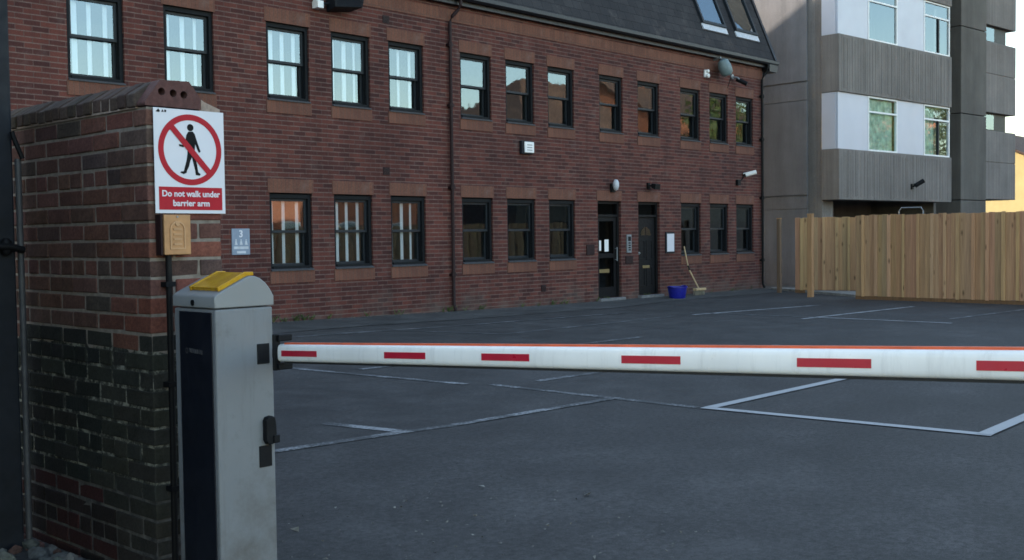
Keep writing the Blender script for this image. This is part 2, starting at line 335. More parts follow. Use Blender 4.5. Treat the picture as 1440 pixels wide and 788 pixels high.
# ------------------------------------------------------------------ mesh helpers
class MB:
    def __init__(s): s.v = []; s.f = []; s.t = []
    def add(s, vs, fs, tint=None):
        o = len(s.v); s.v += [Vector(p) for p in vs]; s.f += [tuple(i+o for i in f) for f in fs]; s.t += [tint]*len(fs)
        return s
    def box(s, a, b, tint=None, jit=0.0):
        x0, y0, z0 = a; x1, y1, z1 = b
        if x0 > x1: x0, x1 = x1, x0
        if y0 > y1: y0, y1 = y1, y0
        if z0 > z1: z0, z1 = z1, z0
        vs = [(x0,y0,z0),(x1,y0,z0),(x1,y1,z0),(x0,y1,z0),(x0,y0,z1),(x1,y0,z1),(x1,y1,z1),(x0,y1,z1)]
        if jit: vs = [tuple(c + random.uniform(-jit, jit) for c in p) for p in vs]
        return s.add(vs, [(0,3,2,1),(4,5,6,7),(0,1,5,4),(1,2,6,5),(2,3,7,6),(3,0,4,7)], tint)
    def quad(s, *p, tint=None): return s.add(p, [tuple(range(len(p)))], tint)
    def prism(s, prof, axis, a, b, tint=None):
        # prof: list of 2D points; axis 'x': (y,z), 'y': (x,z), 'z': (x,y)
        def mk(p, t):
            return (t, p[0], p[1]) if axis == 'x' else ((p[0], t, p[1]) if axis == 'y' else (p[0], p[1], t))
        n = len(prof)
        vs = [mk(p, a) for p in prof] + [mk(p, b) for p in prof]
        fs = [(i, (i+1) % n, (i+1) % n + n, i+n) for i in range(n)] + [tuple(range(n-1, -1, -1)), tuple(range(n, 2*n))]
        return s.add(vs, fs, tint)
    def tube(s, pts, r, n=12, tint=None, r2=None):
        pts = [Vector(p) for p in pts]
        rings = []
        for i, p in enumerate(pts):
            d = (pts[min(i+1, len(pts)-1)] - pts[max(i-1, 0)]).normalized()
            up = Vector((0, 0, 1)) if abs(d.z) < 0.9 else Vector((1, 0, 0))
            a = d.cross(up).normalized(); bb = a.cross(d)
            rr = r if r2 is None else r + (r2-r)*i/(len(pts)-1)
            rings.append([p + (a*math.cos(2*math.pi*k/n) + bb*math.sin(2*math.pi*k/n))*rr for k in range(n)])
        vs = [q for rg in rings for q in rg]; fs = []
        for i in range(len(pts)-1):
            for k in range(n):
                fs.append((i*n+k, i*n+(k+1) % n, (i+1)*n+(k+1) % n, (i+1)*n+k))
        fs += [tuple(range(n-1, -1, -1)), tuple(range((len(pts)-1)*n, len(pts)*n))]
        return s.add(vs, fs, tint)
    def lathe(s, prof, c, axis='z', n=24, tint=None):
        # prof: (radius, along) list
        vs = []; fs = []
        for r, t in prof:
            for k in range(n):
                a = 2*math.pi*k/n; u, w = r*math.cos(a), r*math.sin(a)
                p = {'z': (u, w, t), 'y': (u, t, w), 'x': (t, u, w)}[axis]
                vs.append((c[0]+p[0], c[1]+p[1], c[2]+p[2]))
        for i in range(len(prof)-1):
            for k in range(n): fs.append((i*n+k, i*n+(k+1) % n, (i+1)*n+(k+1) % n, (i+1)*n+k))
        fs += [tuple(range(n-1, -1, -1)), tuple(range((len(prof)-1)*n, len(prof)*n))]
        return s.add(vs, fs, tint)
    def build(s, name, mat, parent=None, origin=(0, 0, 0), bevel=0.0, smooth=False, recalc=True):
        o = Vector(origin)
        me = bpy.data.meshes.new(name)
        me.from_pydata([tuple(p - o) for p in s.v], [], s.f)
        if recalc:
            bm = bmesh.new(); bm.from_mesh(me); bmesh.ops.recalc_face_normals(bm, faces=bm.faces); bm.to_mesh(me); bm.free()
        uv = me.uv_layers.new(name='UVMap')
        for p in me.polygons:
            n = p.normal; ax = max(range(3), key=lambda i: abs(n[i]))
            for li in p.loop_indices:
                c = me.vertices[me.loops[li].vertex_index].co + o
                uv.data[li].uv = (c.x, c.y) if ax == 2 else ((c.x, c.z) if ax == 1 else (c.y, c.z))
        if any(t is not None for t in s.t):
            ca = me.color_attributes.new('tint', 'FLOAT_COLOR', 'CORNER')
            for p, t in zip(me.polygons, s.t):
                t = t or (1, 1, 1)
                for li in p.loop_indices: ca.data[li].color = (*t, 1)
        me.materials.append(mat)
        ob = bpy.data.objects.new(name, me); COL.objects.link(ob)
        if parent is not None: ob.parent = parent
        else: ob.location = o
        if bevel:
            bv = ob.modifiers.new('bevel', 'BEVEL'); bv.width = bevel; bv.segments = 2; bv.limit_method = 'ANGLE'; bv.angle_limit = R(40)
        if smooth:
            for p in me.polygons: p.use_smooth = True
            try: me.set_sharp_from_angle(angle=R(45))
            except Exception: pass
        return ob

def tag(o, label=None, cat=None, group=None, kind=None):
    if label: o['label'] = label
    if cat: o['category'] = cat
    if group: o['group'] = group
    if kind: o['kind'] = kind
    return o
def thing(name, loc, label, cat, group=None, rz=0.0):
    e = bpy.data.objects.new(name, None); COL.objects.link(e)
    e.location = loc; e.rotation_euler = (0, 0, rz); e.empty_display_size = 0.2
    return tag(e, label, cat, group)
def part(mb, name, mat, th, **kw):
    """world-coordinate mesh under a thing whose rotation is zero"""
    root = th
    while root.parent is not None: root = root.parent
    return mb.build(name, mat, parent=th, origin=tuple(root.location), **kw)

def shape2d(name, polys, mat, parent, y, thick, origin, place, flip=False):
    """flat cut-out (polygons with holes, x-z coordinates) with a real thickness, standing in an x-z plane, facing -y"""
    cu = bpy.data.curves.new(name, 'CURVE'); cu.dimensions = '2D'; cu.fill_mode = 'BOTH'; cu.extrude = thick/2
    for pl in polys:
        sp = cu.splines.new('POLY'); sp.points.add(len(pl)-1); sp.use_cyclic_u = True
        for q, p in zip(sp.points, pl): q.co = (p[0], p[1], 0, 1)
    return curve_to_mesh(name, cu, mat, parent, y, thick, origin, place)
def curve_to_mesh(name, cu, mat, parent, y, thick, origin, place):
    tmp = bpy.data.objects.new(name + '_tmp', cu); COL.objects.link(tmp)
    dg = bpy.context.evaluated_depsgraph_get(); dg.update()
    me = bpy.data.meshes.new_from_object(tmp.evaluated_get(dg))
    bpy.data.objects.remove(tmp); bpy.data.curves.remove(cu)
    o = Vector(origin); pc = Vector(place)
    for v in me.vertices:
        x, z, t = v.co
        v.co = Vector((pc.x + x, y - t - thick/2, pc.z + z)) - o
    me.materials.clear(); me.materials.append(mat)
    bm = bmesh.new(); bm.from_mesh(me); bmesh.ops.recalc_face_normals(bm, faces=bm.faces); bm.to_mesh(me); bm.free()
    ob = bpy.data.objects.new(name, me); COL.objects.link(ob); ob.parent = parent
    return ob
def text2d(name, body, size, mat, parent, y, thick, origin, place, align='CENTER', bold=0.0, width=None):
    cu = bpy.data.curves.new(name, 'FONT'); cu.body = body; cu.size = size; cu.align_x = align; cu.align_y = 'CENTER'; cu.extrude = thick/2; cu.offset = bold; cu.resolution_u = 4
    ob = curve_to_mesh(name, cu, mat, parent, y, thick, origin, place)
    if width:
        xs = [v.co.x for v in ob.data.vertices]; w = max(xs)-min(xs); c = (max(xs)+min(xs))/2
        for v in ob.data.vertices: v.co.x = c + (v.co.x-c)*width/w
    return ob
def circle(cx, cz, r, n=40): return [(cx + r*math.cos(2*math.pi*k/n), cz + r*math.sin(2*math.pi*k/n)) for k in range(n)]

# ------------------------------------------------------------------ ground, path, markings
xs = [-300, -120, -50, -20, -8] + [i*1.0 for i in range(-4, 33)] + [36, 45, 60, 100, 200, 400]
ys = [-300, -120, -60, -30, -15, -8, -4] + [i*1.0 for i in range(-2, 17)] + [20, 30, 60, 150, 300]
g = MB(); nx = len(xs)
g.add([(x, y, ground_z(x, y)) for y in ys for x in xs], [(j*nx+i, j*nx+i+1, (j+1)*nx+i+1, (j+1)*nx+i) for j in range(len(ys)-1) for i in range(nx-1)])
tag(g.build('ground', M['asphalt'], smooth=True), kind='structure')

pth = MB(); px = [-1 + i*0.5 for i in range(0, 54)]
def path_edge(x): return 13.15 + 0.05*math.sin(x*1.3) + (0.35 if x > 17 else 0)*min(1, (x-17)/2 if x > 17 else 0)
vs = []
for x in px: vs += [(x, path_edge(x), ground_z(x, path_edge(x))+0.006), (x, D-0.002, ground_z(x, D)+0.03)]
pth.add(vs, [(2*i, 2*i+2, 2*i+3, 2*i+1) for i in range(len(px)-1)])
tag(pth.build('path', M['path']), kind='structure')

def strip(mb, a, b, w=0.10, dz=0.004):
    a = Vector((a[0], a[1], 0)); b = Vector((b[0], b[1], 0)); d = (b-a); n = max(1, int(d.length/0.5)); d.normalize(); s = Vector((-d.y, d.x, 0))*w/2
    vs = []
    for i in range(n+1):
        p = a + (b-a)*i/n
        for q in (p-s, p+s): vs.append((q.x, q.y, ground_z(q.x, q.y)+dz))
    mb.add(vs, [(2*i, 2*i+2, 2*i+3, 2*i+1) for i in range(n)])
LINES = {'fresh': [((7.47, 4.86), (7.66, 2.66), 0.1), ((7.5, 4.81), (12.3, 4.78), 0.1), ((7.64, 2.71), (12.4, 2.86), 0.1)], 'worn': [((7.46, 4.9), (7.44, 7.2), 0.09), ((4.1, 6.03), (5.25, 5.9), 0.1), ((5.62, 5.83), (7.46, 5.74), 0.09), ((5.06, 6.66), (5.2, 5.96), 0.1), ((7.3, 7.4), (7.04, 9.9), 0.09), ((7.44, 9.15), (8.3, 9.09), 0.1), ((7.9, 7.02), (9.2, 6.97), 0.1)], 'far': [((16.36, 10.83), (20.0, 10.28), 0.1), ((16.5, 8.8), (20.5, 8.6), 0.1), ((16.95, 8.75), (16.95, 6.5), 0.09)], 'faint': [((5.25, 5.9), (5.62, 5.83), 0.09), ((16.8, 11.2), (16.95, 8.75), 0.09), ((17.8, 6.85), (20.8, 6.64), 0.1), ((8.4, 12.62), (11.9, 12.24), 0.09), ((10.7, 12.3), (11.45, 10.8), 0.09), ((11.9, 12.24), (16.2, 12.1), 0.09), ((11.45, 10.8), (15.8, 10.9), 0.09), ((8.3, 9.09), (12.3, 9.0), 0.1), ((9.2, 6.97), (12.4, 6.93), 0.1)]}
for nm, key in (('fresh', 'paint_fresh'), ('worn', 'paint_worn'), ('far', 'paint_far'), ('faint', 'paint_faint')):
    mb = MB()
    for k, (a, b, w) in enumerate(LINES[nm]): strip(mb, a, b, w, 0.004 + 0.0013*(k % 3) + (0.004 if nm == 'fresh' else 0))
    o = mb.build('road_marking', M[key]); tag(o, kind='structure')

# grit and small weeds gathered along the foot of the office wall and the fence
gt_ = MB(); rg = random.Random(5)
for _ in range(900):
    x = rg.uniform(6, 25); y = D-.01-abs(rg.gauss(0, .10)); q = rg.uniform(.006, .022); z = ground_z(x, y)+.026
    v0 = [(x+rg.uniform(-q, q), y+rg.uniform(-q, 0), z+rg.uniform(-.3, 1)*q) for _ in range(4)]
    gt_.add(v0, [(0, 1, 2), (0, 2, 3), (0, 3, 1), (1, 3, 2)], (lambda f_: tuple(c*f_ for c in (.14, .12, .10)))(rg.uniform(.5, 1.3)))
for _ in range(260):
    x = rg.uniform(2.6, 4.6); y = rg.uniform(2.6, 4.6); q = rg.uniform(.003, .012)*(1 if rg.random() < .9 else 2.2); z = ground_z(x, y)+.004
    v0 = [(x+rg.uniform(-q, q), y+rg.uniform(-q, q), z+rg.uniform(-.2, .8)*q) for _ in range(4)]
    gt_.add(v0, [(0, 1, 2), (0, 2, 3), (0, 3, 1), (1, 3, 2)], (lambda f_: tuple(c*f_ for c in (.15, .145, .135)))(rg.uniform(.6, 1.4)))
tag(gt_.build('gravel', M['stone']), kind='stuff')
wd_ = MB()
for _ in range(46):
    x = rg.uniform(7, 25); y = D-rg.uniform(.01, .07); z = ground_z(x, y)+.024
    for k in range(rg.randint(5, 12)):
        a_ = rg.uniform(0, 6.28); h_ = rg.uniform(.03, .13); dx, dy = math.cos(a_)*h_*.5, -abs(math.sin(a_))*h_*.6
        wd_.add([(x-.006, y, z), (x+.006, y, z), (x+dx+.008, y+dy, z+h_*.7), (x+dx*1.3, y+dy*1.3, z+h_), (x+dx-.008, y+dy, z+h_*.7)], [(0, 1, 2, 3, 4)])
tag(wd_.build('weeds', M['leaf'], recalc=False), kind='stuff')

# ------------------------------------------------------------------ office building
WX = [6.88, 8.32, 10.08, 11.35, 12.59, 14.33, 15.56, 16.80, 18.47, 19.84, 21.51, 22.75, 23.95]
WW = 0.825
UP0, UP1, GR0, GR1 = 3.636, 4.836, 0.936, 2.151
DOORS = [18.38, 19.83]; DW = 0.815
DOOR0 = 0.06
XA, XB = -16.0, 25.22
WALLTOP = 5.70
office = thing('office_building', (XA, D, 0), 'long two storey red brick office with slate mansard roof and dark sash windows', 'building')
openings = [(x, x+WW, UP0, UP1) for x in WX] + [(x, x+WW, GR0, GR1) for x in WX if x not in (18.47, 19.84)] + [(x, x+DW, DOOR0, GR1) for x in DOORS]
w = MB()
gx = sorted({XA, XB, *[o[0] for o in openings], *[o[1] for o in openings]}); gz = sorted({-0.4, WALLTOP, *[o[2] for o in openings], *[o[3] for o in openings]})
for i in range(len(gx)-1):
    for j in range(len(gz)-1):
        cx, cz = (gx[i]+gx[i+1])/2, (gz[j]+gz[j+1])/2
        if any(a < cx < b and c < cz < d for a, b, c, d in openings): continue
        w.quad((gx[i], D, gz[j]), (gx[i+1], D, gz[j]), (gx[i+1], D, gz[j+1]), (gx[i], D, gz[j+1]))
for a, b, c, d in openings:
    e = D + 0.24
    w.quad((a, D, c), (a, D, d), (a, e, d), (a, e, c)); w.quad((b, D, d), (b, D, c), (b, e, c), (b, e, d))
    w.quad((a, D, d), (b, D, d), (b, e, d), (a, e, d)); w.quad((b, D, c), (a, D, c), (a, e, c), (b, e, c))
YB = 30.0
w.quad((XB, D, -0.4), (XB, YB, -0.4), (XB, YB, WALLTOP), (XB, D, WALLTOP)); w.quad((XA, YB, -0.4), (XA, D, -0.4), (XA, D, WALLTOP), (XA, YB, WALLTOP))
w.quad((XB, YB, -0.4), (XA, YB, -0.4), (XA, YB, WALLTOP), (XB, YB, WALLTOP))
part(w, 'wall', M['office_brick'], office, recalc=False)
# soldier course band under the gutter, lintels and sills
bd = MB(); bd.box((XA, D-0.012, 5.36), (XB+0.004, D+0.05, 5.585)); part(bd, 'brick_band', M['soldier_brick'], office)
lin = MB(); sil = MB(); sl2 = MB()
first = {}
def rep(key, mk, loc):
    """build once at the origin of a small local frame, afterwards copy the object and its children"""
    if key not in first:
        o = mk(); o.parent = office; o.location = Vector(loc) - office.location; first[key] = o; return o
    s = first[key]; c = s.copy(); COL.objects.link(c); c.parent = office; c.location = Vector(loc) - office.location
    for ch in s.children:
        d = ch.copy(); COL.objects.link(d); d.parent = c
    return c
def mk_lintel():
    b = MB(); b.box((-0.03, -0.010, 0), (WW+0.03, 0.06, 0.222)); return b.build('lintel', M['soldier_brick'], parent=None, bevel=0.004)
def mk_sill():
    b = MB(); b.box((-0.02, -0.014, -0.225), (WW+0.02, 0.05, -0.028)); o = b.build('window_sill', M['soldier_brick'], parent=None, bevel=0.004)
    s_ = MB(); s_.prism([(-0.035, -0.030), (-0.035, -0.012), (0.09, 0.030), (0.09, -0.030)], 'x', 0.004, WW-0.004); s_.build('sloping_ledge', M['sill_dark'], parent=o)
    return o
M['sill_dark'] = plain('dark_sill_tile', (0.045, 0.045, 0.050), 0.7, var=0.25)
def mk_window(blind, seed=0):
    F0, F1 = 0.035, 0.20
    h = UP1-UP0
    def mk():
        f = MB(); t = 0.058
        f.box((0.002, F0, 0.002), (t, F1, h-0.002)); f.box((WW-t, F0, 0.002), (WW-0.002, F1, h-0.002))
        f.box((t, F0, h-t-0.012), (WW-t, F1, h-0.002)); f.box((t, F0-0.02, 0.002), (WW-t, F1, t-0.01))
        f.box((t, F0+0.062, t), (t+0.012, F0+0.075, h-t)); f.box((WW-t-0.012, F0+0.062, t), (WW-t, F0+0.075, h-t))
        fr = f.build('window', M['frame_dark'], bevel=0.003)
        mid = h*0.5; q = 0.042
        for (z0, z1, y) in ((mid-0.022, h-t-0.012, 0.085), (t-0.01, mid+0.022, 0.135)):
            s = MB(); y1 = y+0.038
            s.box((t+0.001, y, z0), (t+q, y1, z1)); s.box((WW-t-q, y, z0), (WW-t-0.001, y1, z1))
            s.box((t+q, y, z1-q), (WW-t-q, y1, z1)); s.box((t+q, y, z0), (WW-t-q, y1, z0+q))
            s.build('sash', M['anthracite'], parent=fr, bevel=0.003)
            gl = MB(); gl.quad((t+q, y+0.018, z0+q), (WW-t-q, y+0.018, z0+q), (WW-t-q, y+0.018, z1-q), (t+q, y+0.018, z1-q)); gl.build('pane', M['glass'], parent=fr)
        if blind:
            bl = MB()
            rn = random.Random(seed)
            for k in range(3):
                x = 0.135 + k*0.235 + rn.uniform(-.025, .025); wd = rn.uniform(.06, .085); tw = rn.uniform(-.012, .012)
                bl.add([(x, .188-tw, .06), (x+wd, .188+tw, .06), (x+wd+rn.uniform(-.008, .008), .188+tw, h-.06), (x, .188-tw, h-.06), (x, .192-tw, .06), (x+wd, .192+tw, .06), (x+wd, .192+tw, h-.06), (x, .192-tw, h-.06)], [(0,3,2,1),(4,5,6,7),(0,1,5,4),(1,2,6,5),(2,3,7,6),(3,0,4,7)])
            bl.build('blind', M['blind_white'], parent=fr)
        return fr
    return mk
for i, x in enumerate(WX):
    bl = i < 5
    for (z0, z1) in ((UP0, UP1), (GR0, GR1)):
        if z0 == GR0 and x in (18.47, 19.84): continue
        vr = i if (bl and z0 == UP0) else (i+2) % 5
        rep(('w', bl, vr if bl else 0), mk_window(bl, vr), (x, D, z0))
        rep('sill', mk_sill, (x, D, z0))
        rep('lintel', mk_lintel, (x, D, z1 + (0.0 if z0 == UP0 else 0.0)))
for x in DOORS: rep('lintel', mk_lintel, (x-0.005, D, GR1))
# rooms behind the glass
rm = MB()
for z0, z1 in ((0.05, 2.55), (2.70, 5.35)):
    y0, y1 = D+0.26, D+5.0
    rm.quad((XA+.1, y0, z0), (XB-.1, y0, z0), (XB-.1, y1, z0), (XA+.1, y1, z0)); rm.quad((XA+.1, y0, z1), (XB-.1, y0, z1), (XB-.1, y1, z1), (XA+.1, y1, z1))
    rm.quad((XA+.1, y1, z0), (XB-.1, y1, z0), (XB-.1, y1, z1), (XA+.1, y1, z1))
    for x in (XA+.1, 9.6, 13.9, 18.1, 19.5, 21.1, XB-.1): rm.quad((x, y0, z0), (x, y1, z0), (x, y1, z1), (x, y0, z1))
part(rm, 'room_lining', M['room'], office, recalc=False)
# roof: mansard with low upper slope
RP = [(D-0.20, 5.84), (D+0.86, 8.38), (D+8.0, 10.6), (YB-0.86, 8.38), (YB+0.2, 5.84), (YB, 5.70), (D, 5.70), (D-0.16, 5.80)]
r_ = MB(); r_.prism(RP, 'x', XA-0.3, XB+0.36); roof = part(r_, 'roof', M['slate'], office)
tl = Vector((0, 1.06, 2.54)).normalized(); nrm = Vector((0, -2.54, 1.06)).normalized()
def on_roof(x, s, n): return Vector((x, D-0.20, 5.84)) + tl*s + nrm*n
def roof_box(mb, x0, x1, s0, s1, n0, n1):
    vs = [on_roof(x, s, n) for n in (n0, n1) for (x, s) in ((x0, s0), (x1, s0), (x1, s1), (x0, s1))]
    mb.add(vs, [(0,3,2,1),(4,5,6,7),(0,1,5,4),(1,2,6,5),(2,3,7,6),(3,0,4,7)])
vg = MB(); roof_box(vg, XB+0.30, XB+0.40, 0.0, 2.75, -0.06, 0.035); part(vg, 'verge_trim', M['gutter'], roof)
for x0, x1, s0, s1 in ((22.50, 23.55, 0.66, 2.10), (24.0, 25.05, 0.66, 2.10)):
    f = MB(); t = 0.07
    roof_box(f, x0, x0+t, s0, s1, -0.01, 0.07); roof_box(f, x1-t, x1, s0, s1, -0.01, 0.07); roof_box(f, x0+t, x1-t, s0, s0+t, -0.01, 0.07); roof_box(f, x0+t, x1-t, s1-t, s1, -0.01, 0.07)
    sk = part(f, 'roof_window', M['anthracite'], roof)
    # (panes and flashing hang under the roof part)
    q = MB(); roof_box(q, x0+t, x1-t, s0+t, s1-t, 0.02, 0.035); q.build('roof_window_pane', M['sky_glass'], parent=roof, origin=tuple(office.location))
    q = MB(); roof_box(q, x0-0.02, x1+0.02, s0-0.16, s0-0.003, 0.005, 0.03); q.build('flashing', M['pale_sill'], parent=roof, origin=tuple(office.location))
gt = MB()
prof = [(D-0.25, 5.84), (D-0.25, 5.77), (D-0.21, 5.735), (D-0.16, 5.735), (D-0.125, 5.77), (D-0.125, 5.835), (D-0.14, 5.835), (D-0.145, 5.775), (D-0.165, 5.752), (D-0.20, 5.752), (D-0.236, 5.78), (D-0.238, 5.84)]
gt.prism(prof, 'x', XA-0.3, XB+0.45); part(gt, 'gutter', M['gutter'], office)
fs = MB(); fs.box((XA, D-0.118, 5.66), (XB+0.35, D-0.09, 5.80)); fs.box((XA, D-0.088, 5.665), (XB+0.35, D+0.02, 5.695)); part(fs, 'fascia', M['gutter'], office)
ec = MB(); ec.box((XB+0.02, D-0.22, 5.56), (XB+0.42, D+0.30, 5.84)); part(ec, 'eaves_box', M['gutter'], office)
def downpipe(x, top, mat, off):
    p = MB(); y = D-0.06
    p.tube([(x+off, D-0.185, top), (x+off, D-0.185, top-0.10), (x+off*0.75, D-0.16, top-0.18), (x+off*.2, D-0.09, top-0.30), (x, y, top-0.40), (x, y, 1.6), (x, y, ground_z(x, D)+0.16), (x, y-0.05, ground_z(x, D)+0.05)], 0.032, 12)
    for z in (0.7, 2.3, 3.8, 4.9): p.box((x-0.055, y-0.028, z), (x+0.055, D+0.005, z+0.045)); p.lathe([(0.044, z-0.02), (0.044, z+0.07)], (x, y, 0), n=12)
    return p
part(downpipe(14.03, 5.74, None, 0.16), 'drainpipe', M['brown_pipe'], office, smooth=True)
part(downpipe(25.13, 5.74, None, 0.08), 'drainpipe', M['black_pipe'], office, smooth=True)
for (x, z) in ((12.55, 5.19), (12.50, 2.575), (9.9, 0.42), (16.6, 0.36)):
    a = MB()
    a.box((x-0.075, D-0.006, z-0.065), (x+0.075, D+0.02, z+0.065))
    for k in range(5): a.box((x-0.065, D-0.012, z-0.055+k*0.024), (x+0.065, D-0.004, z-0.043+k*0.024))
    part(a, 'air_brick', M['brown_pipe'], office)
# doors
for k, x in enumerate(DOORS):
    f = MB(); h0, h1 = DOOR0, GR1; t = 0.06
    f.box((x+.002, D+.06, h0), (x+t, D+.18, h1-.002)); f.box((x+DW-t, D+.06, h0), (x+DW-.002, D+.18, h1-.002)); f.box((x+t, D+.06, h1-t), (x+DW-t, D+.18, h1-.002)); f.box((x+t, D+.06, h1-0.34), (x+DW-t, D+.17, h1-0.29))
    dr = part(f, 'door', M['door_black'], office, bevel=0.003)
    th_ = MB(); th_.box((x-0.03, D-0.10, -0.06), (x+DW+0.03, D+0.2, DOOR0-0.002 if k == 0 else DOOR0-0.002)); part(th_, 'threshold', M['step_stone'], office, bevel=0.01)
    tp = MB(); tp.quad((x+t, D+.11, h1-.29), (x+DW-t, D+.11, h1-.29), (x+DW-t, D+.11, h1-t), (x+t, D+.11, h1-t)); part(tp, 'transom_pane', M['door_glass'], dr)
    lf = MB(); a, b = x+t+.004, x+DW-t-.004; z0, z1 = h0+.01, h1-.345
    if k == 0:      # glazed door
        lf.box((a, D+.09, z0), (a+.09, D+.135, z1)); lf.box((b-.09, D+.09, z0), (b, D+.135, z1)); lf.box((a+.09, D+.09, z1-.09), (b-.09, D+.135, z1)); lf.box((a+.09, D+.09, z0), (b-.09, D+.135, z0+.22)); lf.box((a+.09, D+.09, .92), (b-.09, D+.135, 1.02))
        part(lf, 'door_leaf', M['door_black'], dr, bevel=0.003)
        gp = MB(); gp.quad((a+.09, D+.112, z0+.22), (b-.09, D+.112, z0+.22), (b-.09, D+.112, z1-.09), (a+.09, D+.112, z1-.09)); part(gp, 'pane', M['door_glass'], dr)
        nt_ = MB()
        for (u0, u1, v0, v1) in ((.12, .24, 1.08, 1.30), (.36, .50, 1.06, 1.32)): nt_.box((x+u0, D+.106, v0), (x+u1, D+.109, v1))
        part(nt_, 'notice', M['white_plastic'], dr)
        st = MB(); st.box((x+.15, D+.105, .60), (x+.52, D+.1085, .68)); part(st, 'sticker', M['brass'], dr)
        hd = MB(); hd.tube([(b-.05, D+.03, .85), (b-.05, D+.03, 1.15)], .012); hd.tube([(b-.05, D+.03, .88), (b-.05, D+.1, .88)], .008); hd.tube([(b-.05, D+.03, 1.12), (b-.05, D+.1, 1.12)], .008); part(hd, 'handle', M['grey_metal'], dr, smooth=True)
    else:           # panelled door with a half-round light
        zc = 1.40; xc = (a+b)/2; rr = .20
        lf.box((a, D+.10, z0), (b, D+.135, z1))
        for (u0, u1, v0, v1) in ((.07, .30, .18, .62), (.36, .59, .18, .62), (.07, .30, .78, 1.22), (.36, .59, .78, 1.22)):
            for q in ((u0, u1, v0, v0+.025), (u0, u1, v1-.025, v1), (u0, u0+.025, v0+.025, v1-.025), (u1-.025, u1, v0+.025, v1-.025)): lf.box((a+q[0], D+.09, z0+q[2]), (a+q[1], D+.102, z0+q[3]))
        part(lf, 'door_leaf', M['door_black'], dr, bevel=0.002)
        fan = [(rr*math.cos(math.pi*k2/16)*.95, rr*math.sin(math.pi*k2/16)*.95) for k2 in range(17)]
        shape2d('fanlight', [fan], M['door_glass'], dr, D+.099, .004, office.location, (xc, 0, zc))
        lb = MB(); lb.box((xc-.13, D+.088, .66), (xc+.13, D+.099, .72)); part(lb, 'letter_plate', M['brass'], dr, bevel=0.003)
        hd = MB(); hd.lathe([(.012, .05), (.012, .07), (.03, .075), (.028, .1)], (a+.06, D, 1.0), axis='y', n=16); part(hd, 'handle', M['grey_metal'], dr, smooth=True)

# ------------------------------------------------------------------ fittings on the office front
def P(x, z, out=0.0): return Vector((x, D-out, z))
# left floodlight at the top of the picture
t = thing('floodlight', (11.3, D, 5.15), 'dark floodlight on white bracket high on the brick wall left of the long drainpipe', 'floodlight')
b = MB(); b.box((10.98, D-.16, 5.15), (11.10, D, 5.27)); b.box((11.0, D-.10, 5.27), (11.08, D, 5.40)); part(b, 'bracket', M['white_plastic'], t, bevel=.008)
b = MB(); b.tube([(11.1, D-.08, 5.24), (11.3, D-.12, 5.26)], .02)
vs = [(11.22, D-.30, 5.17), (11.80, D-.30, 5.24), (11.76, D-.02, 5.20), (11.26, D-.02, 5.13), (11.20, D-.34, 5.37), (11.82, D-.34, 5.44), (11.80, D-.03, 5.46), (11.24, D-.03, 5.39)]
b.add(vs, [(0,3,2,1),(4,5,6,7),(0,1,5,4),(1,2,6,5),(2,3,7,6),(3,0,4,7)]); part(b, 'lamp_body', M['navy_metal'], t, bevel=.015)
b = MB(); b.add([(11.25, D-.305, 5.19), (11.77, D-.305, 5.255), (11.78, D-.343, 5.42), (11.23, D-.343, 5.355)], [(0, 1, 2, 3)]); part(b, 'lens', M['sky_glass'], t)
# right cluster
t = thing('floodlight', (22.95, D, 5.3), 'large grey floodlight tilted down from the gutter above the far upper windows', 'floodlight')
b = MB(); vs = []
c0 = P(22.95, 5.50, .34); 
b.lathe([(.05, .0), (.13, .05), (.16, .2), (.15, .36), (.09, .42)], (0, 0, 0), n=20)
Mx = Matrix.Translation(Vector((22.97, D-.22, 5.62))) @ Matrix.Rotation(R(166), 4, 'Y') @ Matrix.Rotation(R(14), 4, 'X')
b.v = [Mx @ p for p in b.v]; part(b, 'lamp_body', M['lamp_green'], t, smooth=True)
b = MB(); b.box((23.16, D-.20, 5.27), (23.24, D-.10, 5.60)); part(b, 'reflector_panel', M['pale_sill'], t, bevel=.01)
b = MB(); b.tube([(22.95, D, 5.62), (22.95, D-.2, 5.66)], .025); part(b, 'bracket', M['grey_metal'], t)
t = thing('sensor', (22.55, D, 5.25), 'small white twin sensor on the wall left of the grey gutter floodlight', 'sensor')
b = MB(); b.box((22.50, D-.05, 5.16), (22.62, D, 5.34)); part(b, 'base_plate', M['white_plastic'], t, bevel=.01)
b = MB(); b.lathe([(.02, -.13), (.05, -.11), (.05, -.05)], (22.56, D, 5.20), axis='y', n=14); b.lathe([(.02, -.11), (.04, -.1), (.04, -.05)], (22.57, D, 5.31), axis='y', n=14); part(b, 'sensor_head', M['white_plastic'], t, smooth=True)
t = thing('security_camera', (23.9, D, 5.15), 'small dark swivel camera under the gutter over the last upper window', 'camera')
b = MB(); b.lathe([(.06, -.04), (.06, 0)], (23.75, D, 5.30), axis='y', n=16); b.tube([(23.75, D, 5.30), (23.78, D-.16, 5.26), (23.84, D-.2, 5.2)], .018); part(b, 'bracket', M['grey_metal'], t, smooth=True)
b = MB(); b.tube([(23.82, D-.1, 5.24), (23.92, D-.34, 5.10)], .055, 14); part(b, 'camera_body', M['black_plastic'], t, bevel=.006)
b = MB(); b.tube([(23.72, D-.01, 5.28), (23.62, D-.012, 5.12), (23.55, D-.012, 5.0)], .008, 6); part(b, 'cable', M['black_plastic'], t)
